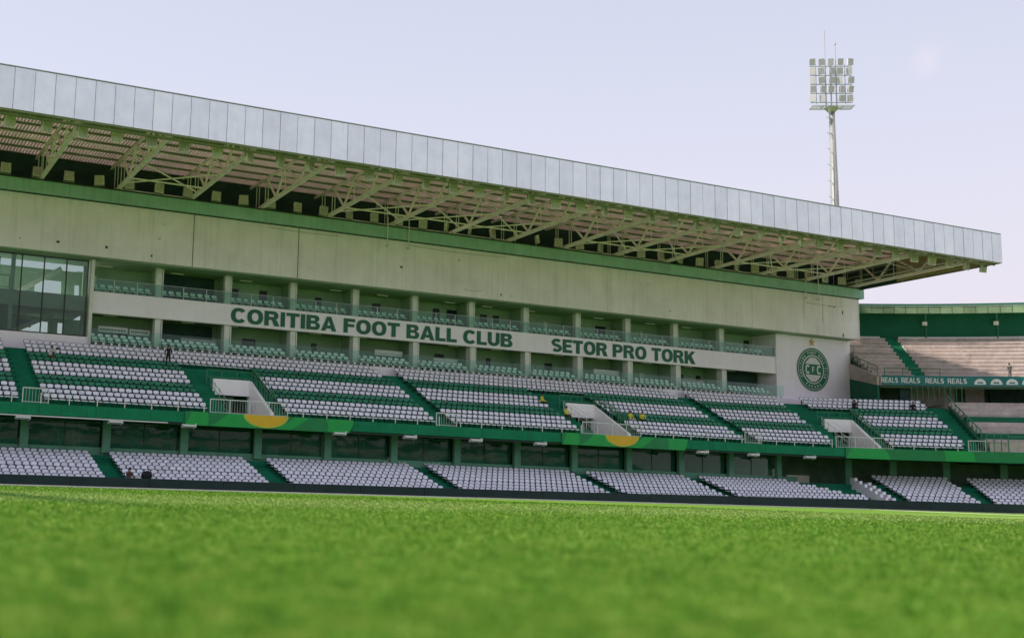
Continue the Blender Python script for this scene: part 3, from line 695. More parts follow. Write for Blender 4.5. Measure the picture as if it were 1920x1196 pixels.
# building behind
gp(MB().box(24.0, XE-.4, 95.8, 96.4, 0, 24.6).box(-30, 24, 95.8, 96.4, 0, 11.2), 'rear_wall', 'interior')
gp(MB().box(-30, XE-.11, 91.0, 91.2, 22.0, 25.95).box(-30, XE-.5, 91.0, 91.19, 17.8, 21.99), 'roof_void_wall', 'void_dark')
# ------------------------------------------------------------------ roof
YF = 71.55
def translucent(name, f):
    m = MATS[name]; N = m.node_tree.nodes; L = m.node_tree.links; b = N['Principled BSDF']; o = [n for n in N if n.type == 'OUTPUT_MATERIAL'][0]
    t = N.new('ShaderNodeBsdfTranslucent'); L.new(b.inputs['Base Color'].links[0].from_socket, t.inputs[0])
    x = N.new('ShaderNodeMixShader'); x.inputs[0].default_value = f; L.new(b.outputs[0], x.inputs[1]); L.new(t.outputs[0], x.inputs[2]); L.new(x.outputs[0], o.inputs[0])
translucent('roof_sheet', .03); translucent('roof_seam', .10)  # translucency added so sunlight leaks through and fills the shade under the roof
roof = gp(MB().box(-30, XE, YF+.14, 72.2, 25.98, 26.04).box(-30, XE, 90.9, 91.3, 25.98, 26.04), 'roof', 'fascia_metal')
pm = {}
def fpanel(w):
    if w not in pm: pm[w] = MB().box(.012, w-.012, 0, .05, 0, 2.72).box(.012, .05, -.022, 0, 0, 2.72).mesh('fascia_panel', 'fascia_metal')
    return pm[w]
x = 101.4
k = 0
while x > -30:
    x -= 1.29; o = link('fascia_panel', fpanel(1.29), roof, (x, YF+random.uniform(-.012, .012), 23.28)); k += 1
gp(MB().box(-30, XE, YF+.065, YF+.12, 23.3, 25.97), 'fascia_backing', 'trim_dark', roof)
gp(MB().box(-30, XE+.03, YF-.04, YF+.3, 26.045, 26.09), 'coping', 'grey_metal', roof)
gp(MB().box(XE-.01, XE+.05, YF-.01, YF+.5, 23.25, 26.04), 'end_cap', 'fascia_metal', roof)
gp(MB().box(-30, XE, YF+.13, YF+.30, 23.20, 23.29), 'fascia_trim', 'green_steel', roof)
# ribbed roof sheets seen from below
SW = 2.0; rm = MB()
for j in range(4):
    for q in range(2): pass
for i in range(8):
    xa = i*SW/8; rm.add([(xa, 72.1, 25.90), (xa+SW/16, 72.1, 25.90), (xa+SW/16+.03, 72.1, 25.955), (xa+SW/8-.03, 72.1, 25.955), (xa+SW/8, 72.1, 25.90),
                         (xa, 91, 25.90), (xa+SW/16, 91, 25.90), (xa+SW/16+.03, 91, 25.955), (xa+SW/8-.03, 91, 25.955), (xa+SW/8, 91, 25.90)],
                        [(0, 1, 6, 5), (1, 2, 7, 6), (2, 3, 8, 7), (3, 4, 9, 8)]); rm.m[-2] = 1; rm.m[-1] = 1
rme = rm.mesh('roof_sheet', ['roof_sheet', 'roof_seam'])
x = XE-66*SW
while x < XE-SW+.1: link('roof_sheet', rme, roof, (x, 0, random.uniform(-.01, .01))); x += SW
for y in (74.0, 76.1, 78.2, 80.3, 82.4, 84.5, 86.6, 88.6): gp(MB().box(-30, XE, y-.06, y+.06, 25.70, 25.86), 'purlin', 'purlin_green', roof)
# pale sheet ribs above, their translucency added to brighten the underside
# edge lattice girder
for (y, z) in ((72.3, 23.16), (72.3, 23.62), (73.2, 23.35)): gp(MB().bar((-30, y, z), (XE, y, z), .09), 'girder_chord', 'green_steel', roof)
m = MB(); x = -2.0; k = 0
while x < XE-.7:
    m.bar((x, 72.3, 23.16), (x+.6, 72.3, 23.62), .05); m.bar((x+.6, 72.3, 23.62), (x+1.2, 72.3, 23.16), .05)
    m.bar((x, 72.3, 23.16), (x+.6, 73.2, 23.35), .04); m.bar((x+.6, 73.2, 23.35), (x+1.2, 72.3, 23.16), .04); x += 1.2
gp(m, 'girder_lacing', 'green_steel', roof)
# trusses
lowc = [(88.3, 23.30), (73.3, 23.78)]
def lz(y): return lowc[0][1]+(lowc[1][1]-lowc[0][1])*(88.3-y)/15.0
TX = [14.6-6.08*3+6.08*i for i in range(17)]
def truss_meshes():
    d = []
    d.append(('lower_chord', MB().bar((0, 90.8, lz(90.8)), (0, 73.3, lz(73.3)), .25, .28).mesh('lower_chord', 'cream_steel')))
    d.append(('upper_chord', MB().bar((0, 90.8, 25.58), (0, 74.3, 25.58), .18, .18).mesh('upper_chord', 'cream_steel')))
    pts = [(88.9, 1), (86.8, 1), (84.7, 0), (82.75, 1), (79.8, 0), (77.6, 1), (75.2, 0), (74.3, 1)]
    for (a, b) in zip(pts[1:], pts[2:]):
        pa = (0, a[0], 25.52 if a[1] else lz(a[0])+.1); pb_ = (0, b[0], 25.52 if b[1] else lz(b[0])+.1)
        d.append(('web', MB().bar(pa, pb_, .15, .15).mesh('web', 'cream_steel')))
    for y in (88.9, 86.8): d.append(('web', MB().bar((-.12, y, lz(y)+.1), (-.12, y, 25.5), .06).bar((.12, y, lz(y)+.1), (.12, y, 25.5), .06).mesh('web', 'rail_steel')))
    d.append(('web', MB().bar((0, 82.75, 25.5), (0, 82.75, lz(82.75)+.1), .05).mesh('web', 'cream_steel')))
    return d
TM = truss_meshes()
for i, x in enumerate(TX+[100.6]):
    t = link('truss', TM[0][1], GS); t.matrix_parent_inverse = GS.matrix_basis.inverted(); t.location = (x, 0, 0)
    for nme, me in TM[1:]: link(nme, me, t)
for i in range(2, 17):
    a, b = TX[i], TX[i+1] if i+1 < len(TX) else 100.6
    gp(MB().bar((a, 82.75, 25.45), (b, 79.8, lz(79.8)+.1), .05), 'tie_rod', 'cream_steel', roof)
    if i not in (4, 7, 8, 9, 11, 12, 14, 15): continue
    m = MB().bar((a, 86.2, lz(86.2)), (b, 80.5, lz(80.5)), .09).bar((a, 80.5, lz(80.5)), (b, 86.2, lz(86.2)), .09).bar((a, 84.7, lz(84.7)), (b, 84.7, lz(84.7)), .10).bar((a, 88.2, 23.35), (b, 88.2, 23.35), .09)
    gp(m, 'wind_bracing', 'cream_steel', roof)
# end gable cladding and walkway under the roof end
gb = MB().prism([(72.0, 23.30), (83.0, 23.16), (83.0, 25.9), (72.0, 25.9)], 'x', XE-.1, XE-.04)
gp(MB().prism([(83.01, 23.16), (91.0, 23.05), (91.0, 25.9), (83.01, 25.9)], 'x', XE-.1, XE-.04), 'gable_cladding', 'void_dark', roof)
gp(gb, 'gable_cladding', 'gable_sheet', roof)
gp(MB().bar((XE+.05, 88.8, 23.05), (XE+.05, 72.0, 23.35), .16, .22), 'edge_beam', 'trim_dark', roof)
for x in (99.2,):
    m = MB()
    for z in (24.3, 24.9): m.bar((x, 88, z-.4), (x, 74, z), .06)
    for k in range(9): y = 74.5+1.6*k; zz = 24.0-.0*k; m.bar((x, y, 23.7), (x, y, 24.85-(y-74)*.03), .05)
    m.bar((x+.4, 88, 23.5), (x+.4, 74, 23.9), .5, .06)
    gp(m, 'maintenance_walkway', 'green_steel', roof)
# ------------------------------------------------------------------ floodlights under the roof
fh = MB(); w = .34
fh.box(-w, w, -.10, .10, -.34, .34).box(-w-.03, w+.03, -.13, -.10, -.37, .37)
FH = fh.mesh('housing', 'lamp_grey')
ff = MB()
for i in range(7): xx = -w+.05+i*(2*w-.1)/6; ff.box(xx-.02, xx+.02, -.16, -.131, -.33, .33)
FF = ff.mesh('cooling_fin', 'lamp_fin')
FB = MB().bar((-w-.06, 0, 0), (-w-.06, 0, .5), .04).bar((w+.06, 0, 0), (w+.06, 0, .5), .04).bar((-w-.08, 0, .5), (w+.08, 0, .5), .04).bar((0, 0, .5), (0, 0, .85), .06).mesh('bracket', 'green_steel')
FB2 = MB().bar((-w-.06, 0, 0), (-w-.06, 0, -.45), .04).bar((w+.06, 0, 0), (w+.06, 0, -.45), .04).bar((-w-.08, 0, -.45), (w+.08, 0, -.45), .05).mesh('bracket', 'green_steel')
def floodlight(loc, rz, rx, br, label, group):
    t = tag(empty('floodlight', loc, rz), label, 'floodlight', group)
    for nme, me in (('housing', FH), ('cooling_fin', FF)): o = link(nme, me, t); o.rotation_euler = (rx, 0, 0)
    link('bracket', br, t)
n = 0; x = 7.6
while x < 101.5:
    n += 1
    far = 27 <= n <= 30
    floodlight((x, 73.5, 23.02), random.uniform(-.5, .6)+(1.0 if far else 0), random.uniform(-.25, .25), FB, f'square grey floodlight hanging under the roof front edge, {ordn(n-1) if n > 1 else "cut off at the picture edge, first"} from left' if n > 1 else 'square grey floodlight hanging nearest the left picture edge under the roof front', 'floodlights along the roof front edge'); x += 2.345
n = 0; x = 11.82
while x < 101:
    n += 1
    floodlight((x, 87.55, 23.66), random.uniform(-.5, .5)+(.9 if n in (17, 18, 20, 21, 24) else 0), random.uniform(-.2, .2), FB2, f'square grey floodlight standing on the green beam, {ordn(n)} from left', 'floodlights on the green beam'); x += 2.41
# ------------------------------------------------------------------ banners on the slab edge
def banner(a, b, dc, label, rw=1.58):
    t = tag(empty('banner', bpt(a, 77.1, 4.4)), label, 'banner', 'green banners over the tier edge')
    def ch(m, nme, mt):
        o = m.build(nme, mt); o.parent = t; o.matrix_parent_inverse = t.matrix_basis.inverted()
    ch(MB().sweep([(77.12, 4.40), (77.12, 5.36), (77.17, 5.36), (77.17, 4.40)], srange(a, b)), 'cloth', 'banner_green')
    # pale green sweep shapes
    def ribbon(s0, s1, s2, s3, mt, y):
        m = MB(); N_ = 8; vs = []
        for j in range(N_+1):
            q = j/N_; z = 4.405+.95*q; bow = .35*math.sin(q*math.pi*.5)
            vs.append(bpt(s0+(s2-s0)*q+bow, y, z)); vs.append(bpt(s1+(s3-s1)*q+bow, y, z))
        m.add(vs, [(2*j, 2*j+1, 2*j+3, 2*j+2) for j in range(N_)]); ch(m, 'print_ribbon', mt)
    L_ = b-a
    ribbon(a+.05, a+L_*.13, a+.05, a+L_*.10, 'banner_light', 77.114)
    ribbon(b-L_*.14, b-.05, b-L_*.18, b-.05, 'banner_light', 77.114)
    if dc:
        ribbon(dc-4.2, dc-.7, dc-3.2, dc-1.9, 'banner_light', 77.112); ribbon(dc+.7, dc+1.9, dc+1.9, dc+3.0, 'banner_light', 77.112)
        for r, mt, y in ((rw*1.1, 'banner_lime', 77.108), (rw, 'banner_yellow', 77.104)):
            m = MB(); pts = [bpt(dc+r*math.cos(math.pi+math.pi*i/20), y, 5.35+r*.52*math.sin(math.pi+math.pi*i/20)) for i in range(21)]
            m.add(pts, [tuple(range(21))]); ch(m, 'printed_disc', mt)
    else:
        for s_ in (a+9, a+18): ribbon(s_, s_+2.6, s_-.6, s_+2.0, 'banner_light', 77.114)
banner(23.75, 36.45, 29.8, 'green banner with yellow half disc below the left tunnel mouth')
banner(55.4, 68.0, 61.4, 'green banner with yellow half disc below the middle tunnel mouth')
banner(85.2, 118, None, 'long plain green banner along the curved tier edge at right')

# ------------------------------------------------------------------ seats
def seat_meshes(mt, w=.44):
    pan = MB(); hw_ = w/2
    for (y0, y1, z0, z1, q) in ((-.20, .14, .375, .405, .94), (-.22, -.18, .33, .40, .9)): pan.box(-hw_*q, hw_*q, y0, y1, z0, z1)
    pan.box(-.04, .04, .04, .18, .0, .40, 1)
    back = MB(); n = 6; fr = []; bk = []
    rows = ((.50, .15, .78), (.54, .165, .93), (.65, .20, 1.0), (.72, .22, .92), (.76, .235, .72), (.775, .24, .42))
    def shell(kx, kz, dy, flip, mi):
        k = n+1; V = []; F_ = []
        for (z, y, q) in rows:
            for i in range(n+1):
                u = -1+2*i/n; V.append((u*hw_*q*kx, y+.05*(1-u*u)+dy, .64+(z-.64)*kz))
        for r in range(len(rows)-1):
            for i in range(n): f_ = (r*k+i, r*k+i+1, (r+1)*k+i+1, (r+1)*k+i); F_.append(f_[::-1] if flip else f_)
        back.add(V, F_, mi); return len(rows)*k
    shell(.95, .95, -.03, False, 0)
    shell(1.09, 1.15, .0, True, 1); shell(1.09, 1.15, .012, False, 1)
    return pan, back
SEATS = {c: seat_meshes(c, w) for c, w in (('seat_white', .435), ('seat_green', .435), ('seat_box', .47))}
SM = {c: (p.mesh('seat_pan', [c, 'seat_bracket']), b.mesh('backrest', [c, 'seat_rim' if c != 'seat_green' else 'seat_bracket'])) for c, (p, b) in SEATS.items()}
allseats = []   # (kind, s, Y, z, label)
UB = [(8.4, 12.72, 'left of the first stair'), (14.0, 25.55, 'between first stair and left tunnel'), (31.5, 44.05, 'right of the left tunnel'), (45.45, 57.55, 'left of the middle tunnel'), (63.5, 75.05, 'right of the middle tunnel'), (76.45, 84.75, 'below the crest wall'), (89.7, 96.5, 'at the curved end')]
ur = ['front', 'second', 'third', 'fourth', 'fifth', 'sixth', 'seventh', 'eighth', 'ninth', 'tenth', 'eleventh', 'twelfth', 'top']
for r in range(13):
    c = 'seat_green' if r in (3, 4, 8, 9) else 'seat_white'
    blocks = list(UB)
    if r >= 10:
        blocks = [UB[0], (14.0, 43.95, 'above the left tunnel'), (45.45, 75.05, 'above the middle tunnel'), (76.5, 84.9, 'below the crest wall'), (86.6, 96.3, 'at the curved end')]
    Y = TY(r)+.42
    for (a, b, bn) in blocks:
        sp_ = .5 if Y-BY <= 0 or a < BX-1 else .5*BR/(Y-BY)
        k = 0; s = a+.26
        while s < b-.2:
            k += 1
            allseats.append((c, s, Y, TZ(r), f'{"green" if c=="seat_green" else "white"} seat, {ordn(min(k,49))} from left, {ur[r]} upper tier row, {bn}')); s += sp_
LB = [(8.2, 17.8, 'left picture edge block'), (19.1, 29.45, 'block right of first stair'), (30.85, 42.95, 'third block from left'), (44.45, 58.05, 'fourth block from left'), (59.55, 70.15, 'fifth block from left'), (71.65, 86.2, 'block before the stepped wall'), (89.95, 96.25, 'first curved block'), (97.55, 108, 'last curved block')]
for r in range(11):
    Y = LY(r)+.42
    for (a, b, bn) in LB:
        if r > 7 and a < 88: continue
        sp_ = .5 if a < BX-4 else .5*BR/(Y-BY)
        b2 = b-(.0 if r < 3 else .0)
        k = 0; s = a+.26
        if a == 71.65 and r > 2: b2 = 85.6-(r-2)*.9
        while s < b2-.2:
            k += 1; allseats.append(('seat_white', s, Y, LZ(r), f'white seat, {ordn(min(k,49))} from left, {ur[r]} lower tier row, {bn}')); s += sp_
for r in (8, 9):
    for (a, b, bn) in ((40.9, 42.95, 'extra rows beside the third stair'), (44.45, 46.2, 'extra rows past the third stair')):
        for k in range(int((b-a)/.5)): allseats.append(('seat_white', a+.26+k*.5, LY(r)+.42-.1, LZ(r), f'white seat, {ordn(k+1)} from left, {"higher" if r == 9 else "lower"} of {bn}'))
# box seats
for i in range(len(edges)-1):
    a, b = edges[i]+.5, edges[i+1]-.7
    for (Y, z, rn) in ((89.05, 10.78, 'front lower'), (89.85, 11.12, 'rear lower'), (90.05, 15.12, 'front upper')):
        k = 0; s = a
        while s < b:
            k += 1; allseats.append(('seat_box', s, Y, z, f'pale green box seat, {ordn(k)} from left, {rn} row, {ordn(i+1)} private box')); s += .62
CAMP = Vector((0, 0, CAMH)); FW = _f
def spos(t): return (t[1], t[2], t[3]) if t[0] == 'seat_box' else bpt(t[1], t[2], t[3])
def srot(t): return 0 if t[0] == 'seat_box' else brot(t[1])
def vis_size(t):
    p = Vector(spos(t))+Vector((0, 0, .5))-CAMP; d = p.dot(FW)
    px = CX+F*p.dot(_r2)/d
    return -1e9 if px < -10 or px > 1930 else 1/d
single_total = 0
for c, nme, rest in (('seat_white', 'white_seat', 'rows of white plastic seats filling both tiers away from the left'), ('seat_green', 'green_seat', 'rows of dark green plastic seats in the upper tier toward the right'), ('seat_box', 'box_seat', 'pale green seats in the private boxes toward the right')):
    L_ = sorted([t for t in allseats if t[0] == c], key=lambda t: -vis_size(t))
    top, others = L_[:300], L_[300:]
    for t in top:
        s = t[1]; e = link(nme, None, None, spos(t), srot(t)); e.rotation_euler.z += random.uniform(-.05, .05)
        tag(e, t[4], 'seat', {'seat_white': 'white stadium seats', 'seat_green': 'dark green stadium seats', 'seat_box': 'private box seats'}[c])
        link('seat_pan', SM[c][0], e); link('backrest', SM[c][1], e)
    pan, back = SEATS[c]; base = np.array(pan.v+back.v); np_ = len(pan.v)
    bf = pan.f+[tuple(i+np_ for i in f) for f in back.f]
    m = MB(); VV = []; FFs = []
    for t in others:
        p = spos(t); a = srot(t)+random.uniform(-.05, .05); ca, sa = math.cos(a), math.sin(a)
        q = np.empty_like(base); q[:, 0] = base[:, 0]*ca-base[:, 1]*sa+p[0]; q[:, 1] = base[:, 0]*sa+base[:, 1]*ca+p[1]; q[:, 2] = base[:, 2]+p[2]
        o = len(VV)*len(base); VV.append(q); FFs += [tuple(i+o for i in f) for f in bf]
    if VV:
        m.v = np.concatenate(VV).tolist(); m.f = FFs; m.m = ([1 if q else 0 for q in pan.m]+[2 if q else 0 for q in back.m])*len(others)
        o = m.build('seating', [c, 'seat_bracket', 'seat_rim' if c != 'seat_green' else 'seat_bracket'], fix=False); tag(o, rest, 'seats', kind='stuff')

# ------------------------------------------------------------------ curved end stand
ES = tag(empty('end_stand', (110, 85, 0)), 'curved concrete end stand with sunlit terraces and green back wall at right', 'stand')
def ep(mb, name, mats, par=None):
    o = mb.build(name, mats)
    if par is None: o.parent = ES; o.matrix_parent_inverse = ES.matrix_basis.inverted()
    else: o.parent = par
    return o
def th0(Y, xmin=None):
    if xmin is None: xmin = min(101.85, 98.6+(Y-89)*.45)
    return BX+BR*math.asin(min(1, (xmin-BX)/(Y-BY)))
SEND = 116.0; STA = BX+BR*.577
NS = 12
for i in range(NS):
    Y = 89.4+.86*i; z = 12.55+.49*(i+1)
    half = .65*BR/(Y-BY)
    for (a, b) in ((th0(Y), STA-half), (STA+half, SEND)):
        if b-a < .2: continue
        nseg = max(1, round((b-a)/3.4))
        for q in range(nseg):
            ga, gb_ = a+(b-a)*q/nseg+.006, a+(b-a)*(q+1)/nseg-.006; jz = random.uniform(-.015, .015)
            ep(MB().sweep([(Y+.07, z-.6), (Y+.07, z-.15), (Y, z-.15), (Y, z+jz), (Y+.98, z+jz), (Y+.98, z-.6)], srange(ga, gb_)), 'terrace_step', 'concrete')
    for k in range(2):
        yy = Y+.43*k; zz = z-.49+.245*(k+1)
        ep(MB().sweep([(yy, zz-.7), (yy, zz-.05), (yy+.46, zz-.05), (yy+.46, zz-.7)], srange(STA-half+.02, STA+half-.02, .6)), 'stair_step', 'deck_green')
    # joints / worn gaps: bench blocks on every step
YW = 89.4+.86*NS
zt = 12.55+.49*NS
wl = ep(MB().sweep([(YW+.1, 12), (YW+.1, 22.4), (YW+.4, 22.4), (YW+.4, 12)], srange(th0(YW), SEND)), 'back_wall', 'end_green')
ep(MB().sweep([(YW-.0, zt), (YW-.0, zt+.28), (YW+.09, zt+.28), (YW+.09, zt)], srange(th0(YW), STA-.6)), 'wall_kerb', 'white_paint')
ep(MB().sweep([(YW-.0, zt), (YW-.0, zt+.28), (YW+.09, zt+.28), (YW+.09, zt)], srange(STA+.6, SEND)), 'wall_kerb', 'white_paint')
YR = 97.4
rf = ep(MB().sweep([(YR, 21.4), (YW+1.2, 22.0), (YW+1.2, 22.15), (YR, 21.6)], srange(th0(YR, 101.8), SEND)), 'roof', 'end_green')
s = th0(YR, 101.8); k = 0
while s < SEND:
    b = s+.75; o = MB().sweep([(YR-.1, 20.95), (YR-.1, 21.75), (YR-.02, 21.75), (YR-.02, 20.95)], srange(s+.02, b-.02, .5)); ep(o, 'roof_edge_panel', 'end_roof', None); s = b
ep(MB().sweep([(YR-.12, 21.755), (YR-.12, 21.8), (YR+.3, 21.8), (YR+.3, 21.755)], srange(th0(YR, 101.8), SEND)), 'roof_flashing', 'grey_metal')
for s_ in (94.9, 99.3, 103.7, 108.1):
    ep(MB().bar(bpt(s_, YW, zt), bpt(s_, YW, 20.2), .12).bar(bpt(s_, YW, 20.2), bpt(s_-.3, YR+.2, 21.35), .10), 'roof_brace', 'rail_green')
    ep(MB().sweep([(YW-.35, 19.95), (YW-.35, 20.35), (YW-.05, 20.35), (YW-.05, 19.95)], srange(s_-.25, s_+.05, .3)), 'lamp', 'white_paint')
# gallery front with banner, dark level underneath
gf = ep(MB().sweep([(89.05, 12.3), (89.05, 13.25), (89.4, 13.25), (89.4, 12.3)], srange(th0(89, 98.5), SEND)), 'gallery_front', 'concrete')
ep(MB().sweep([(89.4, 12.1), (89.4, 12.54), (YW, 17.8), (YW, 17.2)], srange(th0(89.4), SEND)), 'terrace_slab', 'end_dark')
ep(MB().sweep([(95.5, 4), (95.5, 15.5), (95.8, 15.5), (95.8, 4)], srange(th0(95.5), SEND)), 'under_wall', 'end_dark')
ep(MB().sweep([(94.9, 9.5), (94.9, 15.0), (95.4, 15.0), (95.4, 9.5)], srange(97.2, 100.1)), 'pier', 'concrete')
ep(MB().sweep([(94.9, 9.5), (94.9, 15.0), (95.4, 15.0), (95.4, 9.5)], srange(100.8, 102.0)), 'pier', 'concrete')
ep(MB().sweep([(94.6, 9.5), (94.6, 15.0), (95.2, 15.0), (95.2, 9.5)], srange(102.3, 108)), 'pier', 'void_dark')
ep(MB().sweep([(90, 8), (90, 12.2), (90.5, 12.2), (90.5, 8)], srange(95.3, 96.0)), 'pier', 'void_dark')
# side wall closing the gap beside the crest wall, with its sloping parapet
pa, pb2 = Vector((101.55, 89.6, 0)), Vector((98.4, 83.3, 0)); dn = (pb2-pa).normalized(); nn = Vector((-dn.y, dn.x, 0))*.12
def slab2(z0a, z1a, z0b, z1b, a=pa, b=pb2):
    return MB().add([a-nn+Vector((0,0,z0a)), a+nn+Vector((0,0,z0a)), a+nn+Vector((0,0,z1a)), a-nn+Vector((0,0,z1a)), b-nn+Vector((0,0,z0b)), b+nn+Vector((0,0,z0b)), b+nn+Vector((0,0,z1b)), b-nn+Vector((0,0,z1b))], [(0,1,2,3),(7,6,5,4),(0,4,5,1),(1,5,6,2),(2,6,7,3),(3,7,4,0)])
ep(slab2(7.5, 13.6, 7.5, 12.3), 'link_wall', 'end_green')
ep(slab2(13.61, 15.3, 12.31, 13.2), 'parapet', 'concrete')
def erail(p, q, h, n, nm='railing'):
    m = MB(); p = Vector(p); q = Vector(q); u = Vector((0, 0, h)); m.bar(p+u, q+u, .07)
    m.bar(p+u*.5, q+u*.5, .04)
    for i in range(n+1): c = p.lerp(q, i/n); m.bar(c, c+u, .055)
    ep(m, nm, 'rail_green')
erail(pa+Vector((0, 0, 15.3)), pb2+Vector((0, 0, 13.2)), 1.0, 3); erail(bpt(94.0, 89.2, 13.3), bpt(98.0, 89.2, 13.3), .8, 3)
# lower terraces of the end stand
lt = [(77.4, 5.3, 6.25, 'concrete'), (78.4, 6.25, 6.55, 'concrete'), (79.4, 6.5, 7.15, 'end_green'), (80.2, 7.1, 7.5, 'concrete'), (81.0, 7.4, 7.9, 'concrete'), (81.8, 7.8, 8.3, 'concrete'), (82.6, 8.2, 8.85, 'end_green'), (83.4, 8.6, 9.1, 'concrete'), (84.2, 9.0, 9.45, 'concrete'), (85.0, 9.4, 9.8, 'concrete'), (85.8, 9.7, 10.15, 'concrete'), (86.6, 10.0, 10.5, 'concrete')]
for i, (Y, z0, z1, mt) in enumerate(lt): ep(MB().sweep([(Y, z0-.4), (Y, z1), (Y+1.1, z1), (Y+1.1, z0-.4)], srange(98.15-.02*i, SEND)), 'terrace_step', mt)
ep(MB().sweep([(77.3, 4.4), (77.3, 5.3), (96, 5.3), (96, 4.4)], srange(97.85, SEND)), 'terrace_slab', 'end_green')
ep(MB().sweep([(87.5, 9.5), (87.5, 10.5), (95.4, 10.5), (95.4, 9.5)], srange(97.9, SEND)), 'concourse', 'concrete')
m = MB()
m.sweep([(77.5, 5.3), (77.5, 5.7), (86.5, 10.1), (86.5, 5.3)], srange(97.82, 98.1, .4)); ep(m, 'stair_wall', 'end_green')
m = MB(); 
for i in range(9): y = 79+1.05*i; z = 6.5+.47*i; m.bar(bpt(98.0, y, z-.2), bpt(98.0, y, z+.9), .06)
m.bar(bpt(98.0, 79, 7.4), bpt(98.0, 87.4, 11.16), .08); ep(m, 'railing', 'rail_green')
erail(bpt(97.85, 77.2, 5.35), bpt(99.6, 77.2, 5.35), 1.6, 3); erail(bpt(99.6, 77.3, 6.25), bpt(106.0, 77.3, 6.25), .5, 4)
m = MB()
for i in range(10): p = bpt(95.6+i*.4, 88.0, 10.3); m.bar(p, (p[0], p[1], 12.2), .05)
ep(m, 'grille', 'rail_green')
# REALS banner ------------------------------------------------------------
rb = tag(empty('advertising_banner', bpt(102, 88.9, 12.4)), 'teal banner reading REALS four times with white arc marks along the end gallery', 'banner')
def rbp(m, nme, mt): o = m.build(nme, mt); o.parent = rb; o.matrix_parent_inverse = rb.matrix_basis.inverted()
bs0 = th0(88.9, 98.6)
rbp(MB().sweep([(88.93, 12.32), (88.93, 13.32), (89.0, 13.32), (89.0, 12.32)], srange(bs0, SEND, 1.0)), 'cloth', 'teal')
def arc_text(txt, s0, s1, zc, h):
    gl = []; cur = 0
    for chx in txt: Q, w_ = glyph(chx, .2, .16); gl.append((Q, cur)); cur += w_+.12
    cur -= .12; sx = (s1-s0)/cur
    for Q, dx in gl:
        m = MB()
        for q in Q:
            k = len(q); m.add([bpt(s0+(u+dx)*sx, yy, zc+(v-.5)*h) for yy in (88.90, 88.926) for u, v in q], [tuple(range(k)), tuple(range(k, 2*k))[::-1]]+[(a, (a+1) % k, k+(a+1) % k, k+a) for a in range(k)])
        rbp(m, 'letter', 'white_paint')
for a_, b_ in ((93.6, 94.95), (95.08, 96.55), (96.82, 98.25), (98.4, 99.85)): arc_text('REALS', a_+.06, b_-.06, 12.82, .52)
for c_ in (100.7, 101.8, 102.85, 103.9):
    m = MB(); vs = []
    for i in range(13):
        a = math.pi*i/12
        for r in (.52, .27): vs.append(bpt(c_+r*math.cos(a)*.76, 88.91, 12.58+r*.95*math.sin(a)))
    m.add(vs, [(2*i, 2*i+1, 2*i+3, 2*i+2) for i in range(12)])
    m.add([bpt(c_-.4, 88.91, 12.5), bpt(c_+.4, 88.91, 12.5), bpt(c_+.4, 88.91, 12.6), bpt(c_-.4, 88.91, 12.6)], [(0, 1, 2, 3)])
    m.add([bpt(c_-.12, 88.9, 12.72), bpt(c_+.12, 88.9, 12.72), bpt(c_, 88.9, 12.86)], [(0, 1, 2)])
    rbp(m, 'arc_mark', 'white_paint')

# ------------------------------------------------------------------ floodlight tower
TXc, TYc = 123.1, 110.0
tw = tag(empty('floodlight_tower', (TXc, TYc, 0)), 'tall tapered floodlight mast with a square rack of lamps behind the stand', 'floodlight tower')
tr = math.atan2(-TXc*.55, -TYc)     # rack faces the pitch
def tp(m, nme, mt, par=None, loc=None):
    o = m.build(nme, mt); o.parent = par or tw
    if loc: o.location = loc
    return o
pole = tp(MB().cone((0, 0, 0), (0, 0, 53.6), 1.1, .35, 20), 'mast', 'mast_grey')
for p in pole.data.polygons: p.use_smooth = len(p.vertices) == 4
m = MB()
for s_ in (-.12, .12): m.bar((-1.05+s_*.2, -.3+s_, 20), (-.72+s_*.2, -.3+s_, 53.5), .035)
for i in range(56): z = 20+.6*i; t = i/56; x = -1.05+.33*t; m.bar((x-.12, -.3-.12, z), (x-.12, -.3+.12, z), .03); 
for i in range(15): z = 21+2.2*i; m.bar((-1.4, -.3, z), (-.6, -.1, z), .05)
tp(m, 'ladder', 'grey_metal')
rk = MB()
rowz = [54.1+1.28*i for i in range(5)]
m = MB()
for dx in (-1.15, 1.15, 0): m.bar((dx*.6, 0, 53.6), (dx*.6, 0, 60.2), .16)
for z in rowz: m.bar((-2.75, -.05, z), (2.75, -.05, z), .10)
for dx in (-1.9, 1.9): m.bar((dx, .1, 54.0), (dx, .1, 59.6), .09)
m.bar((-.6, .1, 60), (-.6, .1, 64.4), .06); m.bar((.75, .1, 60), (.75, .1, 62.4), .06); m.cone((.75, .1, 62.4), (.75, .1, 62.7), .14, .1, 8)
rack = tp(m, 'rack', 'grey_metal'); rack.rotation_euler = (0, 0, R(-30))
m = MB()
for yy in (-.9, -.3, .3, .8): m.bar((-2.7, yy, 53.4), (2.7, yy, 53.4), .09)
for dx in (-2.7, -1.3, 0, 1.3, 2.7): m.bar((dx, -.9, 53.42), (dx, .8, 53.42), .09)
m.cone((0, 0, 52.7), (0, 0, 53.3), .42, .95, 12)
tp(m, 'platform', 'lamp_fin', rack)
lm = MB().box(-.44, .44, -.25, .15, -.05, 1.0).box(-.50, .50, -.30, -.25, -.1, 1.05); lme = lm.mesh('lamp', 'lamp_pale')
lf = MB()
for i in range(3):
    for j in range(3): lf.box(-.40+.28*i, -.18+.28*i, -.315, -.301, .04+.32*j, .27+.32*j)
lfe = lf.mesh('lens', 'sign_print')
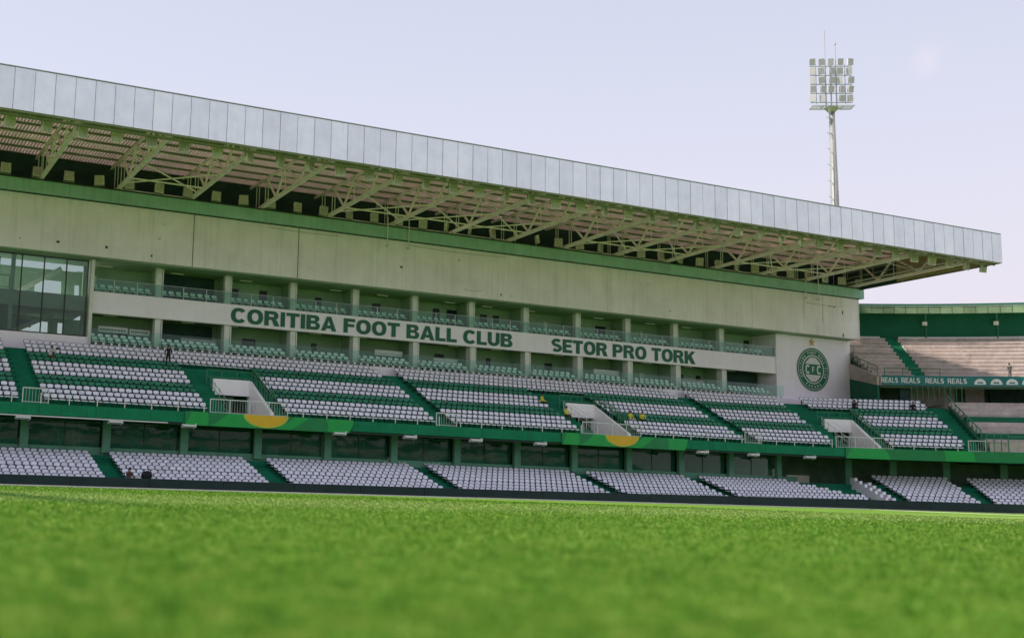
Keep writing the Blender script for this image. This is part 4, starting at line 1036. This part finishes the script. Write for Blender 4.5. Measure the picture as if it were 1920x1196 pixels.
for i, z in enumerate(rowz):
    for j in range(5):
        if i == 0 and j == 2: continue
        o = link('lamp', lme, rack, (-2.4+1.2*j+random.uniform(-.1, .1), -.3, z+.12)); o.rotation_euler = (random.uniform(.05, .3), 0, random.uniform(-.5, .5)); o.scale = (.74, .8, .78)
        o['kind'] = 'thing' if False else ''
        del o['kind']

# ------------------------------------------------------------------ people
def person(label, loc, rz, pose, top='cloth_black', legs='cloth_grey', hold=None):
    S_ = {}; 
    if pose == 'stand':
        J = {'pel': (0,0,.95), 'waist': (0,.0,1.08), 'chest': (0,.01,1.30), 'neck': (0,0,1.47), 'head': (0,-.03,1.58), 'crown': (0,-.03,1.70),
             'hl': (.10,0,.92), 'kl': (.11,-.03,.50), 'al': (.12,.02,.09), 'tl': (.13,-.14,.04), 'hr': (-.10,0,.92), 'kr': (-.12,-.04,.50), 'ar': (-.13,0,.09), 'tr': (-.14,-.16,.04),
             'sl': (.19,0,1.40), 'el': (.26,-.02,1.13), 'wl': (.20,-.22,1.08), 'sr': (-.19,0,1.40), 'er': (-.27,.02,1.12), 'wr': (-.24,-.12,.90)}
    elif pose == 'photo':
        J = {'pel': (0,0,.50), 'waist': (0,-.03,.64), 'chest': (0,-.08,.86), 'neck': (0,-.10,1.03), 'head': (0,-.15,1.14), 'crown': (0,-.15,1.26),
             'hl': (.10,-.02,.48), 'kl': (.13,-.42,.50), 'al': (.13,-.45,.09), 'tl': (.14,-.60,.04), 'hr': (-.10,-.02,.48), 'kr': (-.13,-.42,.50), 'ar': (-.13,-.42,.09), 'tr': (-.14,-.57,.04),
             'sl': (.19,-.09,.96), 'el': (.28,-.28,.84), 'wl': (.14,-.42,1.02), 'sr': (-.19,-.09,.96), 'er': (-.26,-.30,.86), 'wr': (-.06,-.42,1.04)}
    else:
        J = {'pel': (0,.02,.50), 'waist': (0,.02,.63), 'chest': (0,.0,.86), 'neck': (0,-.01,1.03), 'head': (0,-.05,1.14), 'crown': (0,-.05,1.26),
             'hl': (.10,0,.48), 'kl': (.13,-.42,.50), 'al': (.13,-.42,.09), 'tl': (.14,-.57,.04), 'hr': (-.10,0,.48), 'kr': (-.13,-.42,.50), 'ar': (-.13,-.46,.09), 'tr': (-.14,-.61,.04),
             'sl': (.19,0,.95), 'el': (.25,-.10,.70), 'wl': (.12,-.34,.60), 'sr': (-.19,0,.95), 'er': (-.25,-.08,.70), 'wr': (-.10,-.33,.60)}
    E_ = [('pel','waist'),('waist','chest'),('chest','neck'),('neck','head'),('head','crown'),('pel','hl'),('hl','kl'),('kl','al'),('al','tl'),('pel','hr'),('hr','kr'),('kr','ar'),('ar','tr'),('chest','sl'),('sl','el'),('el','wl'),('chest','sr'),('sr','er'),('er','wr')]
    RD = {'pel': .145, 'waist': .13, 'chest': .155, 'neck': .055, 'head': .095, 'crown': .07, 'h': .09, 'k': .06, 'a': .042, 't': .035, 's': .068, 'e': .045, 'w': .032}
    names = list(J); V = [Vector(J[k]) for k in names]; ix = {k: i for i, k in enumerate(names)}; ED = [(ix[a], ix[b]) for a, b in E_]; RR = [RD.get(k, RD.get(k[0])) for k in names]
    for sd in 'lr':     # palm and five fingers rooted in it
        w_ = V[ix['w'+sd]]; d = (w_-V[ix['e'+sd]]).normalized(); side = d.cross(Vector((0, 0, 1))).normalized()
        pi = len(V); V.append(w_+d*.07); RR.append(.03); ED.append((ix['w'+sd], pi))
        for q, (off, ln) in enumerate(((-.03, .06), (-.011, .085), (.01, .09), (.03, .075))):
            V.append(V[pi]+side*off+d*ln*.6); RR.append(.011); ED.append((pi, len(V)-1)); V.append(V[-1]+d*ln*.5+Vector((0, 0, -.02))); RR.append(.009); ED.append((len(V)-2, len(V)-1))
        V.append(w_+d*.03-side*.05); RR.append(.013); ED.append((ix['w'+sd], len(V)-1)); V.append(V[-1]+d*.04-side*.01); RR.append(.01); ED.append((len(V)-2, len(V)-1))
    me = bpy.data.meshes.new('person'); me.from_pydata([tuple(v) for v in V], ED, []); ob = bpy.data.objects.new('tmp', me); COL.objects.link(ob)
    sk = ob.modifiers.new('s', 'SKIN'); ob.modifiers.new('u', 'SUBSURF').levels = 1
    for i, r in enumerate(RR): me.skin_vertices[0].data[i].radius = (r, r*.82 if i < 5 else r); me.skin_vertices[0].data[i].use_root = (i == 0)
    bpy.context.view_layer.update()
    out = bpy.data.meshes.new_from_object(ob.evaluated_get(bpy.context.evaluated_depsgraph_get())); bpy.data.objects.remove(ob)
    for mm in ('skin', top, legs, 'cloth_black'): out.materials.append(MATS[mm])
    segs = []
    for a, b in ED:
        nm = [names[q] if q < len(names) else 'fin' for q in (a, b)]; A = nm[1]
        mi = 0 if A in ('head', 'crown', 'fin') or nm[0] == 'fin' else 2 if A[0] in 'hka' and A not in ('head',) else 3 if A[0] == 't' else 1
        segs.append((V[a], V[b], mi))
    for p in out.polygons:
        best = min(segs, key=lambda s: ((p.center-(s[0]+(s[1]-s[0])*max(0, min(1, (p.center-s[0]).dot(s[1]-s[0])/max(1e-6, (s[1]-s[0]).length_squared))))).length)); p.material_index = best[2]; p.use_smooth = True
    body = link('person', out, None, loc, rz); tag(body, label, 'person')
    h = V[ix['head']]; hm = MB(); vs = []; n1, n2 = 8, 5       # hair cap
    for j in range(n2+1):
        ph = math.pi*.62*j/n2
        for i in range(n1): th = 2*math.pi*i/n1; vs.append((h.x+.108*math.sin(ph)*math.cos(th), h.y+.02+.122*math.sin(ph)*math.sin(th)*(1 if math.sin(th) > 0 else .75), h.z+.04+.115*math.cos(ph)))
    hm.add(vs, [(j*n1+i, j*n1+(i+1) % n1, (j+1)*n1+(i+1) % n1, (j+1)*n1+i) for j in range(n2) for i in range(n1)])
    hb = hm.build('hair', 'hair'); hb.parent = body
    fm = MB().box(h.x-.02, h.x+.02, h.y-.125, h.y-.085, h.z-.03, h.z+.015); o = fm.build('nose', 'skin'); o.parent = body
    fm = MB().box(h.x-.05, h.x-.025, h.y-.098, h.y-.088, h.z+.02, h.z+.035).box(h.x+.025, h.x+.05, h.y-.098, h.y-.088, h.z+.02, h.z+.035); o = fm.build('eyes', 'hair'); o.parent = body
    if hold == 'camera':
        o = MB().box(-.08, .10, -.56, -.46, 1.02, 1.14).cone((.01, -.56, 1.08), (.01, -.76, 1.10), .05, .06, 10).build('held_camera', 'cloth_black')
        o.location = loc; o.rotation_euler = (0, 0, rz); tag(o, 'black camera held up by the seated person in white', 'camera')
    return body
person('person in dark top sitting behind the black board at the first lower stair', (19.25, LY(0)+.46, LZ(0)+.02), .3, 'sit', 'cloth_brown', 'cloth_white')
person('person in black standing below the private boxes near the left', (24.75, TY(10)+.15, TZ(10)), -.3, 'stand', 'cloth_black', 'cloth_black')
person('person in white shirt sitting in the green seats at left with a camera', (15.6, TY(9)+.45, TZ(9)+.02), 1.0, 'photo', 'cloth_white', 'cloth_brown', 'camera')
person('person in yellow vest sitting in white seats left of the middle tunnel', (57.2, TY(6)+.4, TZ(6)+.02), .6, 'sit', 'cloth_yellow', 'cloth_black')
person('person in yellow vest sitting at the stair foot left of the middle tunnel', (58.0, TY(3)+.42, TZ(3)+.02), .2, 'sit', 'cloth_yellow', 'cloth_brown')
person('person in yellow vest, left of the pair right of the middle tunnel', (64.7, TY(3)+.42, TZ(3)+.02), .2, 'sit', 'cloth_yellow', 'cloth_white')
person('person in yellow vest, right of the pair right of the middle tunnel', (66.0, TY(3)+.42, TZ(3)+.02), -.3, 'sit', 'cloth_yellow', 'cloth_black')
for lab, s_, r in (('person in black sitting at the right edge of the crest wall', 90.45, 10), ('person in black sitting beside the curved end stair', 95.0, 10)):
    person(lab, bpt(s_, TY(r)+.42, TZ(r)+.02), brot(s_), 'sit', 'cloth_black', 'cloth_black')
person('person in dark clothes standing on the sunlit upper terrace at right', bpt(102.9, 89.95, 13.05), brot(102.9)+.4, 'stand', 'cloth_grey', 'cloth_grey')
# rounded black equipment bag beside the first seated person
bgm = bmesh.new(); bmesh.ops.create_icosphere(bgm, subdivisions=3, radius=.36)
for v in bgm.verts:
    v.co.x *= 1.05; v.co.y *= .7; v.co.z *= .95 if v.co.z > 0 else .8; v.co += v.normal*.03*math.sin(v.co.x*19)*math.cos(v.co.z*17)
bme = bpy.data.meshes.new('bag'); bgm.to_mesh(bme); bgm.free(); bme.materials.append(MATS['cloth_black'])
bo = link('equipment_bag', bme, None, (20.35, LY(0)+.3, .78)); tag(bo, 'large rounded black bag on a front row seat behind the board', 'bag')
bh = MB(); 
for i in range(8): a = math.pi*i/8; b = math.pi*(i+1)/8; bh.bar((.16*math.cos(a), 0, .32+.12*math.sin(a)), (.16*math.cos(b), 0, .32+.12*math.sin(b)), .03)
o = bh.build('handle', 'cloth_brown'); o.parent = bo

# ------------------------------------------------------------------ stand on the near side of the ground, behind the camera (mirrored in the glass)
OS = tag(empty('opposite_stand', (20, -20, 0)), 'concrete terraced stand facing the grandstand from across the pitch', 'stand')
def op(m, nme, mt): o = m.build(nme, mt); o.parent = OS; o.matrix_parent_inverse = OS.matrix_basis.inverted()
m = MB()
for i in range(12): m.box(-90, 150, -14-.9*(i+1), -14-.9*i+.0, 0, 1.0+.52*(i+1))
op(m, 'terrace', 'deck_green')
m = MB()
for i in (4, 5, 9, 10, 11): m.box(-90, 150, -14-.9*(i+1)+.01, -14-.9*i+.03, 1.1, 1.0+.52*(i+1)+.02)
op(m, 'concrete_rows', 'concrete')
op(MB().box(-90, 150, -27, -25, 0, 8.2), 'back_wall', 'end_green')
op(MB().box(-90, 150, -13.95, -13.8, 0, 1.5), 'front_wall', 'end_green')
for x in range(-85, 150, 12): op(MB().box(x, x+1.4, -14.2, -14, 1.5, 1.6).prism([(-14.2, 1.4), (-24.7, 7.5), (-24.7, 7.0), (-14.2, .9)], 'x', x, x+1.4), 'stair', 'deck_green')
